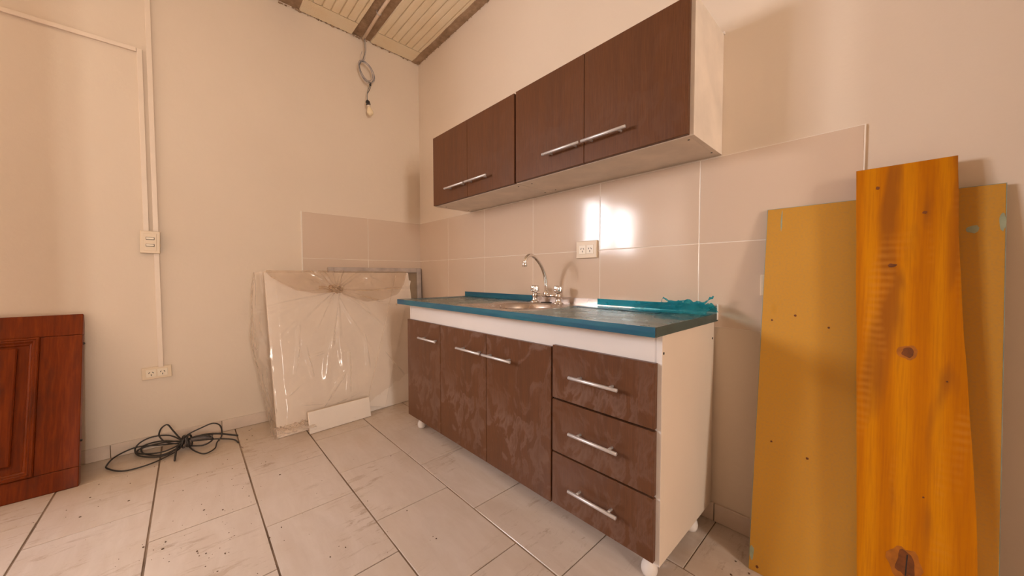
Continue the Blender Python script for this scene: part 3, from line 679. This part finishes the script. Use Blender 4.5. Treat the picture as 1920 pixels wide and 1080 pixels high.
# ------------------------------------------------------------------ ceiling conduit, hanging wires and bulb
cp = thing('conduit_pipe', (0.03, -0.466, ZC), label='pale plastic conduit pipe clipped along the ceiling joist', cat='pipe')
tube('pipe', [(0.0, 0.0, -0.004), (0.35, -0.014, -0.002), (0.75, -0.022, -0.002), (2.2, -0.030, -0.002), (4.3, -0.03, -0.002)], 0.0105, M['pipe'], cp, 14)
for cx in (0.325, 1.3, 2.3, 3.3):
    bm = bmesh.new(); bm_tube(bm, [(cx, -0.030 + 0.0, 0.012), (cx, -0.028, -0.006), (cx, -0.015, -0.0155), (cx, -0.001, -0.006), (cx, 0.003, 0.012)], 0.0028, 8)
    link('clip', to_mesh(bm, 'clip', True), M['alu'], cp)
hb = thing('hanging_bulb', (0.06, -0.46, ZC - 0.02), label='small bulb in a bare socket dangling from coiled grey wires', cat='bulb')
HO = Vector(hb['_w'])
def wire(name, pts, r, mat, parent=None, seg=6, closed=False):
    return tube(name, [p - HO for p in catmull(pts, 6, closed)], r, mat, parent or hb, seg, closed)
wire('wire', [(0.035, -0.466, 2.738), (0.055, -0.470, 2.700), (0.06, -0.468, 2.634), (0.062, -0.480, 2.580), (0.06, -0.490, 2.545)], 0.0024, M['wire'])
wire('wire', [(0.035, -0.462, 2.738), (0.055, -0.462, 2.700), (0.065, -0.462, 2.640), (0.06, -0.470, 2.590), (0.066, -0.474, 2.565), (0.06, -0.492, 2.545)], 0.0022, M['wire2'])
wire('wire', [(0.058, -0.490, 2.620), (0.06, -0.499, 2.585), (0.06, -0.497, 2.545)], 0.0016, M['wire2'])
for k in range(5):
    a = 0.0035 * (k - 2); pts = []
    for q in range(12):
        th = 2 * math.pi * q / 12; ca, sa = math.cos(th), math.sin(th)
        ry, rz = 0.046 + 0.0035 * math.sin(k * 2.1), 0.072 + 0.008 * math.cos(k * 1.7); tl = R(20 + 3 * k)
        yy_, zz_ = ry * ca, rz * sa
        pts.append((0.062 + a + 0.004 * math.sin(th + k), -0.461 + yy_ * math.cos(tl) - zz_ * math.sin(tl) + 0.006 * math.sin(k * 2.4), 2.480 + yy_ * math.sin(tl) + zz_ * math.cos(tl)))
    wire('wire_coil', pts, 0.0023, M['wire'] if k % 2 else M['wire2'], closed=True)
wire('wire', [(0.06, -0.435, 2.412), (0.06, -0.438, 2.385), (0.063, -0.452, 2.350), (0.06, -0.458, 2.310), (0.06, -0.458, 2.268)], 0.0026, M['wire'])
wire('wire', [(0.062, -0.430, 2.412), (0.064, -0.432, 2.380), (0.06, -0.444, 2.345), (0.058, -0.455, 2.320), (0.06, -0.458, 2.268)], 0.0022, M['cable'])
for q, rr, m_ in (((0.06, -0.433, 2.396), 0.008, 'cable'),):
    bm = bmesh.new(); bmesh.ops.create_icosphere(bm, subdivisions=2, radius=rr, matrix=Matrix.Translation(Vector(q) - HO) @ Matrix.Diagonal((1, 1, 1.4, 1))); link('tie', to_mesh(bm, 'tie', True), M[m_], hb)
def tilted(name, prof, mat, base, rotx, seg=18):
    o = lathe(name, prof, mat, hb, tuple(Vector(base) - HO), seg); o.rotation_euler = (rotx, 0, 0); return o
TI = R(180 + 14)
tilted('socket_cap', [(0.004, 0.0), (0.010, 0.006), (0.0155, 0.014), (0.016, 0.020)], M['cable'], (0.06, -0.458, 2.276), TI)
tilted('socket', [(0.0145, 0.018), (0.0145, 0.040), (0.016, 0.042), (0.016, 0.048), (0.013, 0.050)], M['chrome'], (0.06, -0.458, 2.276), TI)
tilted('socket_band', [(0.0155, 0.028), (0.0162, 0.030), (0.0162, 0.035), (0.0155, 0.037)], M['cable'], (0.06, -0.458, 2.276), TI)
tilted('glass_bulb', [(0.010, 0.048), (0.012, 0.056), (0.017, 0.068), (0.0215, 0.082), (0.0225, 0.092), (0.019, 0.103), (0.011, 0.110), (0.002, 0.112)], M['bulb'], (0.06, -0.458, 2.276), TI)

# ------------------------------------------------------------------ fibreboard and pine plank leaning on the right wall
am = -math.atan2(0.148, 1.170)
bd = empty('fibreboard', (2.709, -0.168, 0.001), (am, 0, 0), label='tall tan fibreboard sheet with teal edges leaning on the wall', cat='board'); bd['_w'] = (0, 0, 0)
bm = bmesh.new(); bm_box(bm, -0.2375, 0.2375, 0.0, 0.015, 0, 1.184, 0.0008, 1); link('sheet', to_mesh(bm, 'sheet'), M['mdf'], bd)
for (a, b, c, d, n_) in ((-0.2386, -0.2374, 0, 1.184, 'painted_edge'), (0.2374, 0.2386, 0, 1.184, 'painted_edge'), (-0.2386, 0.2386, 1.1838, 1.1850, 'painted_edge')):
    bm = bmesh.new(); bm_box(bm, a, b, 0.0006, 0.0155, c, d); link(n_, to_mesh(bm, n_), M['teal'], bd)
def blob(name, cx, cz, rx_, rz_, y, mat, parent, seed, th=0.0005, n=18):
    bm = bmesh.new(); top = []; bot = []
    for k in range(n):
        a = 2 * math.pi * k / n; q = 1 + 0.35 * noise.noise((math.cos(a) * 1.5 + seed, math.sin(a) * 1.5, seed))
        x_, z_ = cx + rx_ * q * math.cos(a), cz + rz_ * q * math.sin(a); top.append(bm.verts.new((x_, y - th, z_))); bot.append(bm.verts.new((x_, y + 0.0005, z_)))
    bm.faces.new(top); bm.faces.new(bot[::-1])
    for k in range(n): bm.faces.new((top[k], bot[k], bot[(k + 1) % n], top[(k + 1) % n]))
    return link(name, to_mesh(bm, name), mat, parent)
blob('paint_smear', -0.198, 1.140, 0.0020, 0.032, 0, M['tealmark'], bd, 1.0)
blob('paint_smear', 0.233, 1.090, 0.005, 0.022, 0, M['tealmark'], bd, 2.0)
blob('paint_smear', -0.231, 0.055, 0.006, 0.022, 0, M['tealmark'], bd, 3.0)
for k, (cx, cz, s) in enumerate([(-0.215, 0.018, 0.004), (-0.15, 0.83, 0.0035), (-0.07, 0.80, 0.003), (-0.21, 0.81, 0.003), (-0.105, 0.40, 0.0035), (-0.195, 0.42, 0.003), (0.19, 1.075, 0.010)]):
    blob('stain_spot', cx, cz, s, s, 0, M['knot'] if k < 6 else M['tealmark'], bd, 5.0 + k)

ap = -math.atan2(0.150, 1.240)
pk = empty('pine_plank', (2.8185, -0.203, 0.001), (ap, 0, 0), label='orange varnished pine plank with dark knots leaning in front of the fibreboard', cat='plank'); pk['_w'] = (0, 0, 0)
bm = bmesh.new(); rows = []; nz, nxp = 70, 8; HP = 1.262
for i in range(nz + 1):
    z_ = HP * i / nz
    xl = -0.0945 - 0.038 * (z_ / HP) + 0.0012 * noise.noise((z_ * 7, 0, 1))
    xr = 0.103 - 0.052 * (z_ / HP) + 0.004 * math.sin(z_ * 5.2 - 0.4) + 0.0012 * noise.noise((z_ * 9, 4, 1))
    if i == nz: pass
    fr = [bm.verts.new((xl + (xr - xl) * k / nxp, 0.0, z_)) for k in range(nxp + 1)]; bk = [bm.verts.new((xl + (xr - xl) * k / nxp, 0.026, z_)) for k in range(nxp + 1)]
    rows.append((fr, bk))
for (A, A2), (B, B2) in zip(rows, rows[1:]):
    for k in range(nxp): bm.faces.new((A[k], A[k + 1], B[k + 1], B[k])); bm.faces.new((A2[k + 1], A2[k], B2[k], B2[k + 1]))
    bm.faces.new((A[0], B[0], B2[0], A2[0])); bm.faces.new((B[-1], A[-1], A2[-1], B2[-1]))
for (A, A2), fl in ((rows[0], 1), (rows[-1], 0)):
    for k in range(nxp): bm.faces.new((A[k], A2[k], A2[k + 1], A[k + 1]))
link('plank_body', to_mesh(bm, 'plank_body'), M['pine'], pk)
for k, (wx, wz, sx_, sz_) in enumerate([(2.797, 0.751, 0.0105, 0.013), (2.763, 0.978, 0.008, 0.005), (2.731, 1.195, 0.004, 0.005), (2.818, 1.115, 0.004, 0.004), (2.804, 0.224, 0.017, 0.030), (2.862, 0.69, 0.002, 0.002), (2.83, 0.40, 0.002, 0.002)]):
    L_ = wz / math.cos(ap)
    if k in (0, 4): blob('knot_ring', wx - 2.8185, L_, sx_ * 1.7, sz_ * 1.45, 0, M['knotrim'], pk, 11.0 + k, 0.0003, 24)
    kb = blob('knot', wx - 2.8185, L_, sx_, sz_, 0, M['knot'], pk, 21.0 + k, 0.0006, 24)
bm = bmesh.new(); bm_box(bm, -0.0012, 0.0010, -0.0009, 0.0, -0.026, 0.026)
for v in bm.verts: v.co += Vector((2.806 - 2.8185 + 0.0015 * math.sin(v.co.z * 90), 0, 0.224 / math.cos(ap)))
link('knot_crack', to_mesh(bm, 'knot_crack'), M['dark'], pk)

# ------------------------------------------------------------------ panelled door leaf lying on its side against the left wall
ad = -math.atan2(0.259, 0.766)
dl = empty('door_leaf', (0.279, -1.868, 0.001), (0, ad, 0), label='reddish brown panelled wooden door lying on its long edge against the left wall', cat='door'); dl['_w'] = (0, 0, 0)
DL, DH = 2.03, 0.808
# local: +x out of the face, -y along the leaf, z up the leaf
def dbox(name, u0, u1, v0, v1, x0, x1, mat=None, bev=0.003, par=None):
    bm = bmesh.new(); bm_box(bm, x0, x1, -u1, -u0, v0, v1, bev, 2); return link(name, to_mesh(bm, name), mat or M['mahogany'], par or dl)
dbox('stile', 0, DL, 0, 0.086, -0.040, 0); dbox('stile', 0, DL, 0.704, DH, -0.040, 0)
u_edges = [(0.0, 0.128), (0.82, 0.94), (1.90, DL)]
for a, b in u_edges: dbox('rail', a + (0.0 if a == 0 else 0.0), b, 0.0868, 0.7032, -0.040, -0.0004)
for a, b in ((0.128, 0.82), (0.94, 1.90)):
    dbox('panel_field', a, b, 0.0868, 0.7032, -0.030, -0.0155, bev=0)
    # ogee moulding frame: mitred profile swept round the opening
    prof = [(0.0, -0.016), (0.0, 0.004), (0.004, 0.008), (0.009, 0.0085), (0.012, 0.004), (0.016, 0.0045), (0.020, 0.001), (0.024, -0.006), (0.030, -0.010), (0.034, -0.0156)]
    bm = bmesh.new(); loops = []
    for d_, h_ in prof:
        u0, u1, v0, v1 = a + d_ - 0.001, b - d_ + 0.001, 0.0868 + d_ - 0.001, 0.7032 - d_ + 0.001
        loops.append([bm.verts.new((h_, -u0, v0)), bm.verts.new((h_, -u1, v0)), bm.verts.new((h_, -u1, v1)), bm.verts.new((h_, -u0, v1))])
    for A, B in zip(loops, loops[1:]):
        for k in range(4): bm.faces.new((A[k], A[(k + 1) % 4], B[(k + 1) % 4], B[k]))
    mo = link('moulding', to_mesh(bm, 'moulding'), M['mahogany'], dl)
    # raised centre panel
    bm = bmesh.new(); loops = []
    for d_, h_ in ((0.062, -0.0150), (0.062, -0.006), (0.066, -0.003)):
        u0, u1, v0, v1 = a + d_, b - d_, 0.0868 + d_, 0.7032 - d_ + 0.02
        loops.append([bm.verts.new((h_, -u0, v0)), bm.verts.new((h_, -u1, v0)), bm.verts.new((h_, -u1, v1)), bm.verts.new((h_, -u0, v1))])
    for A, B in zip(loops, loops[1:]):
        for k in range(4): bm.faces.new((A[k], A[(k + 1) % 4], B[(k + 1) % 4], B[k]))
    bm.faces.new(loops[-1]); link('raised_panel', to_mesh(bm, 'raised_panel'), M['mahogany'], dl)
for v_ in (0.66, 0.20):
    bm = bmesh.new(); bmesh.ops.create_icosphere(bm, subdivisions=2, radius=0.006, matrix=Matrix.Translation((-0.016, 0.001, v_))); link('nail_head', to_mesh(bm, 'nail_head', True), M['cable'], dl)

# ------------------------------------------------------------------ grey frame and white boards in the corner, wrapped in plastic
af = -math.atan2(0.020, 1.01)
fr = empty('grey_frame', (0.062, -0.3815, 0.001), (0, af, 0), label='grey framed panel standing in the corner behind the wrapped boards', cat='frame'); fr['_w'] = (0, 0, 0)
for (n_, y0, y1, z0, z1) in (('frame_stile', -0.3635, -0.325, 0, 1.016), ('frame_stile', 0.325, 0.3635, 0, 1.016), ('frame_rail', -0.325, 0.325, 0.978, 1.016), ('frame_rail', -0.325, 0.325, 0, 0.038)):
    bm = bmesh.new(); bm_box(bm, -0.030, 0.0, y0, y1, z0, z1, 0.005, 2); link(n_, to_mesh(bm, n_), M['frame'], fr)
bm = bmesh.new(); bm_box(bm, -0.018, -0.010, -0.325, 0.325, 0.038, 0.978); link('backing_panel', to_mesh(bm, 'backing_panel'), M['pane'], fr)

at = -math.atan2(0.215, 0.97); rz = R(4.0)
def lean(loc, extra=0.0): return dict(loc=loc, rot=(0, at + extra, rz))
def board(label, loc, w_, h_, th, roll=0.0, knot=None, base=0.0):
    o = empty('white_board', loc, (roll, at, rz), label=label, cat='board', group='white boards in the corner'); o.rotation_mode = 'XYZ'; o['_w'] = (0, 0, 0)
    bm = bmesh.new(); bm_box(bm, -th, 0, 0, w_, base, h_, 0.0015, 1); link('face', to_mesh(bm, 'face'), M['board'], o)
    bm = bmesh.new()
    bm_box(bm, -th + 0.001, -0.001, 0.001, w_ - 0.001, h_ + 0.0002, h_ + 0.0012); link('top_edge', to_mesh(bm, 'top_edge'), M['pale'], o)
    if knot:
        bm = bmesh.new(); bm_lathe(bm, [(0.008, -0.0002), (0.007, 0.0006)], 14, (0, knot[0], knot[1]), 'X'); link('knot', to_mesh(bm, 'knot'), M['pale'], o)
    return o
board('widest white board inside the plastic wrap, leaning on the left wall', (0.352, -1.118, 0.002), 0.985, 0.998, 0.020)
board('low white board lying along the foot of the wrapped boards', (0.418, -0.965, 0.002), 0.375, 0.128, 0.016)
board('narrow white board tilted towards the worktop beside the wrapped boards', (0.318, -0.590, 0.052), 0.135, 0.985, 0.012, roll=R(-20.0), knot=(0.055, 0.76))

# plastic sheet thrown over the boards and knotted
sheet = empty('plastic_sheet', (0.358, -1.118, 0.004), (0, at, rz), label='clear plastic sheet knotted over the white boards in the corner', cat='plastic sheet'); sheet['_w'] = (0, 0, 0)
KY, KZ = 0.395, 0.865; KY2, KZ2 = 0.635, 0.945
rs = random.Random(11)
FOLDS = []
for k in range(26):                           # creases running out from the main knot
    FOLDS.append((KY, KZ, R(rs.uniform(182, 358)) if k < 22 else R(rs.uniform(20, 160)), rs.uniform(0.22, 0.80), rs.uniform(0.010, 0.024), rs.uniform(0.010, 0.026)))
for k in range(12): FOLDS.append((KY2, KZ2, R(k * 30 + rs.uniform(-10, 10)), rs.uniform(0.07, 0.20), rs.uniform(0.004, 0.008), rs.uniform(0.004, 0.007)))
for (y_, z_, a_, l_) in ((0.10, 0.35, 80, 0.5), (0.20, 0.30, 95, 0.30), (0.43, 0.45, -92, 0.42), (0.55, 0.55, -85, 0.30), (0.05, 0.22, 35, 0.16), (0.12, 0.16, -5, 0.25), (0.25, 0.10, 55, 0.35), (0.70, 0.40, -60, 0.3), (0.30, 0.13, 10, 0.22), (0.20, 0.45, 12, 0.2)):
    FOLDS.append((y_, z_, R(a_), l_, 0.016, 0.013))
def ridges(y_, z_):
    d = 0.0
    for ky, kz, a_, l_, h_, w_ in FOLDS:
        dy, dz = y_ - ky, z_ - kz; al = dy * math.cos(a_) + dz * math.sin(a_)
        if al < 0.0 or al > l_: continue
        ac = -dy * math.sin(a_) + dz * math.cos(a_) + 0.010 * math.sin(al * 9 + a_ * 5)
        ww = w_ * (0.6 + 1.2 * al / l_); q = abs(ac) / ww
        if q < 1: d = max(d, h_ * (1 - q) * min(1, al / 0.03) * (1 - (al / l_) ** 3))
    return d
def fold(y_, z_):
    d = ridges(y_, z_)
    for ky, kz, am_ in ((KY, KZ, 0.034), (KY2, KZ2, 0.016)):
        r_ = math.hypot(y_ - ky, z_ - kz); d += am_ * math.exp(-(r_ / 0.034) ** 2)
    d += 0.012 * max(0, noise.noise((y_ * 6, z_ * 5, 3.3))) + 0.0045 * abs(noise.noise((y_ * 13, z_ * 10, 1.1))) + 0.0022 * abs(noise.noise((y_ * 31, z_ * 24, 4.1)))
    return d
bm = bmesh.new(); gg = {}; NY, NZ = 240, 190
for i in range(NY + 1):
    for j in range(NZ + 1):
        u, v_ = i / NY, j / NZ
        s = -0.20 + 1.16 * u                      # arc length: below 0 wraps round the left side towards the wall
        z_ = 1.004 * v_
        if s >= 0: y_ = s; x_ = 0.018 * min(1, s / 0.05) + 0.004 + fold(y_, z_)
        else:
            f = -s / 0.20; bul = math.sin(math.pi * (0.15 + 0.85 * min(1, (1 - v_) * 1.15 + 0.02))) ** 0.8
            y_ = -(0.012 + 0.055 * bul) * math.sin(math.pi * min(1, f * 0.62)) + 0.008 * noise.noise((f * 6, v_ * 9, 2)) - 0.012 * max(0, 1 - abs(noise.noise((f * 1.6, v_ * 2.2, 6))) * 6); x_ = 0.006 - (0.150 - 0.062 * v_) * f ** 1.2 + 0.012 * noise.noise((f * 4, v_ * 7, 8)) * (1 - v_)
            x_ += fold(0, z_) * (1 - f)
        if s > 0.60 and z_ < 0.12: z_ = 0.12 + (z_ - 0.12) * max(0.25, 1 - (s - 0.60) * 5)
        if v_ < 0.10: x_ += (0.10 - v_) * 0.45 * (1 if s > 0 else 0.3) * (1 if s < 0.62 else 0.25)
        z_ = max(z_, 0.001)
        gg[i, j] = bm.verts.new((x_, y_, z_))
for i in range(NY):
    for j in range(NZ):
        # the right lower corner hangs free and ends ragged
        s = -0.20 + 1.16 * (i / NY); z_ = 1.004 * j / NZ
        if s > 0.42 + 0.02 * noise.noise((z_ * 20, 0, 0)) and z_ < 0.02 + 0.42 * max(0, s - 0.42) + 0.015 * noise.noise((s * 25, 1, 0)): continue
        bm.faces.new((gg[i, j], gg[i + 1, j], gg[i + 1, j + 1], gg[i, j + 1]))
bmesh.ops.delete(bm, geom=[v for v in bm.verts if not v.link_faces], context='VERTS')
link('wrap', to_mesh(bm, 'wrap', True), M['sheet'], sheet)
# second, dirty layer of film hanging in a swag from the top edge and gathered by the knots
SWAG = [(0.0, 0.985), (0.04, 0.945), (0.09, 0.905), (0.16, 0.868), (0.27, 0.846), (0.395, 0.845), (0.47, 0.812), (0.60, 0.772), (0.72, 0.780), (0.83, 0.812), (0.90, 0.885), (0.95, 0.985)]
def swag(y_):
    for (a, za), (b, zb) in zip(SWAG, SWAG[1:]):
        if a <= y_ <= b: k = (y_ - a) / (b - a); k = k * k * (3 - 2 * k) * 0.5 + k * 0.5; return za + (zb - za) * k
    return 0.985
bm = bmesh.new(); gg = {}; NA, NB = 190, 34
for i in range(NA + 1):
    y_ = 0.002 + 0.946 * i / NA; zb = swag(y_) + 0.005 * noise.noise((y_ * 30, 0, 7))
    for j in range(NB + 1):
        v_ = j / NB; z_ = zb + (1.006 - zb) * v_
        th = math.atan2(z_ - KZ - 0.01, y_ - KY); r_ = math.hypot(y_ - KY, z_ - KZ - 0.01)
        pl = 0.010 * (0.5 + 0.5 * math.sin(16 * th + 2 * noise.noise((th * 2, 3, 1)))) ** 3 * math.exp(-r_ / 0.30)
        hem = 0.016 * math.exp(-(v_ / 0.13) ** 2) * (0.7 + 0.6 * noise.noise((y_ * 12, 1, 1)))
        gg[i, j] = bm.verts.new((0.028 + ridges(y_, z_) * 1.1 + pl + hem + 0.034 * math.exp(-(r_ / 0.036) ** 2) + 0.006 * noise.noise((y_ * 14, z_ * 14, 5)) - 0.014 * v_ ** 4, y_, z_))
for i in range(NA):
    for j in range(NB): bm.faces.new((gg[i, j], gg[i + 1, j], gg[i + 1, j + 1], gg[i, j + 1]))
link('upper_layer', to_mesh(bm, 'upper_layer', True), M['sheet_dirty'], sheet)
# the knot: a twisted loop of bunched film
bm = bmesh.new(); pts = []
for k in range(26):
    a = 2 * math.pi * k / 26; pts.append((0.062 + 0.010 * math.sin(2 * a), KY - 0.012 + 0.032 * math.cos(a), KZ + 0.004 + 0.016 * math.sin(a) - 0.010 * math.cos(a)))
bm_tube(bm, pts, [0.011 + 0.004 * math.sin(k * 1.9) for k in range(26)], 10, True)
link('knot', to_mesh(bm, 'knot', True), M['sheet_dirty'], sheet)
bm = bmesh.new(); bm_tube(bm, catmull([(0.058, KY - 0.03, KZ - 0.01), (0.064, KY - 0.055, KZ + 0.004), (0.058, KY - 0.085, KZ + 0.018), (0.046, KY - 0.11, KZ + 0.020)], 5), 0.0095, 10)
link('knot_tail', to_mesh(bm, 'knot_tail', True), M['sheet_dirty'], sheet)
bm = bmesh.new(); bmesh.ops.create_icosphere(bm, subdivisions=2, radius=0.011, matrix=Matrix.Translation((0.064, KY + 0.008, KZ + 0.008))); link('knot_core', to_mesh(bm, 'knot_core', True), M['joist'], sheet)
# bunched film end lying on the floor
bm = bmesh.new(); gg = {}
for i in range(27):
    for j in range(17):
        u, v_ = i / 26, j / 16
        gg[i, j] = bm.verts.new((0.005 + 0.10 * v_ + 0.012 * noise.noise((u * 5, v_ * 5, 1)), -0.02 + 0.20 * u + 0.012 * noise.noise((u * 6, v_ * 6, 4)), 0.034 + 0.05 * (1 - v_) * (0.4 + abs(noise.noise((u * 9, v_ * 6, 7)))) + 0.010 * noise.noise((u * 8, v_ * 6, 2)) - 0.012 * v_))
for i in range(26):
    for j in range(16): bm.faces.new((gg[i, j], gg[i + 1, j], gg[i + 1, j + 1], gg[i, j + 1]))
link('loose_end', to_mesh(bm, 'loose_end', True), M['sheet'], sheet)

# ------------------------------------------------------------------ cable coil on the floor
cc = thing('cable_coil', (0.15, -1.53, 0.0), label='tied coil of black electric cable on the floor below the low outlet', cat='cable'); KO = Vector(cc['_w'])
def cable(name, pts, r=0.0036, mat='cable', closed=False):
    return tube(name, [p - KO for p in catmull(pts, 8, closed)], r, M[mat], cc, 8, closed)
cable('cable_loop', [(0.13, -1.520, 0.030), (0.171, -1.548, 0.012), (0.246, -1.635, 0.008), (0.252, -1.73, 0.007), (0.17, -1.792, 0.008), (0.122, -1.799, 0.012), (0.055, -1.776, 0.020), (0.030, -1.705, 0.034), (0.060, -1.612, 0.026), (0.12, -1.53, 0.032)])
cable('cable_loop', [(0.14, -1.525, 0.030), (0.196, -1.594, 0.012), (0.12, -1.684, 0.012), (0.045, -1.710, 0.026), (0.028, -1.690, 0.055), (0.026, -1.640, 0.070), (0.035, -1.575, 0.058), (0.11, -1.520, 0.034)])
cable('cable_loop', [(0.13, -1.522, 0.024), (0.17, -1.60, 0.010), (0.09, -1.675, 0.012), (0.035, -1.68, 0.034), (0.04, -1.61, 0.04), (0.12, -1.525, 0.036)])
cable('cable_loop', [(0.13, -1.515, 0.036), (0.15, -1.60, 0.018), (0.10, -1.690, 0.020), (0.05, -1.690, 0.028), (0.06, -1.60, 0.036), (0.12, -1.52, 0.040)], 0.0040)
cable('cable_loop', [(0.15, -1.510, 0.050), (0.16, -1.531, 0.070), (0.16, -1.558, 0.121), (0.16, -1.578, 0.160), (0.16, -1.596, 0.156), (0.16, -1.608, 0.138), (0.16, -1.611, 0.108), (0.16, -1.584, 0.066), (0.15, -1.523, 0.034)])
cable('cable_loop', [(0.15, -1.522, 0.060), (0.19, -1.498, 0.095), (0.2, -1.45, 0.116), (0.2, -1.398, 0.128), (0.2, -1.366, 0.103), (0.2, -1.362, 0.046), (0.21, -1.383, 0.018), (0.274, -1.397, 0.010), (0.300, -1.441, 0.008), (0.216, -1.485, 0.014), (0.13, -1.51, 0.03)])
cable('cable_loop', [(0.14, -1.51, 0.05), (0.18, -1.46, 0.07), (0.19, -1.42, 0.060), (0.18, -1.40, 0.030), (0.19, -1.44, 0.014), (0.16, -1.50, 0.020)], 0.0042)
cable('cable_tail', [(0.12, -1.50, 0.040), (0.09, -1.44, 0.038), (0.11, -1.37, 0.030), (0.173, -1.288, 0.014)], 0.0055)
cable('cable_tail', [(0.13, -1.48, 0.030), (0.15, -1.38, 0.016), (0.199, -1.312, 0.008), (0.262, -1.293, 0.006)], 0.0038)
cable('cable_tail', [(0.16, -1.525, 0.050), (0.18, -1.545, 0.034), (0.25, -1.552, 0.012), (0.29, -1.553, 0.008)], 0.0046)
for k in range(5):
    pts = []
    for q in range(10):
        th = 2 * math.pi * q / 10; pts.append((0.140 + (0.030 + 0.003 * k) * math.cos(th), -1.527 + 0.008 * k + 0.010 * math.sin(th + k), 0.042 + 0.030 * math.sin(th)))
    cable('binding_turn', pts, 0.0046, 'cable' if k % 2 == 0 else 'cablegrey', True)
cable('plug_block', [(0.16, -1.49, 0.050), (0.17, -1.45, 0.052), (0.18, -1.40, 0.046)], 0.011, 'cablegrey')

# ------------------------------------------------------------------ dry mud crumbs scattered on the floor
bm = bmesh.new()
spots = [((0.45, -1.75), 0.30, 34), ((0.95, -1.45), 0.22, 40), ((1.25, -1.55), 0.20, 46), ((0.55, -1.35), 0.25, 34), ((1.35, -1.05), 0.5, 18), ((0.35, -1.25), 0.12, 16), ((2.45, -0.22), 0.08, 8), ((1.6, -1.1), 0.5, 18), ((0.12, -1.2), 0.10, 14)]
for (c, s, n_) in spots:
    for k in range(n_):
        x_, y_ = random.gauss(c[0], s * 0.6), random.gauss(c[1], s * 0.5)
        if not (0.03 < x_ < 3.2 and -2.6 < y_ < -0.05) or (x_ < 0.42 and y_ > -1.2) or (x_ < 0.32 and y_ < -1.82): continue
        r_ = random.choice((0.0008, 0.0010, 0.0013, 0.0013, 0.0018, 0.0026))
        bmesh.ops.create_icosphere(bm, subdivisions=1, radius=r_, matrix=Matrix.Translation((x_, y_, r_ * 0.4)) @ Matrix.Diagonal((random.uniform(.8, 1.8), random.uniform(.8, 1.8), 0.6, 1)))
tagset(link('mud_crumbs', to_mesh(bm, 'mud_crumbs'), M['crumb']), 'dry dark mud crumbs scattered over the pale floor tiles', 'dirt', None, 'stuff')

for o in bpy.data.objects:
    if '_w' in o: del o['_w']
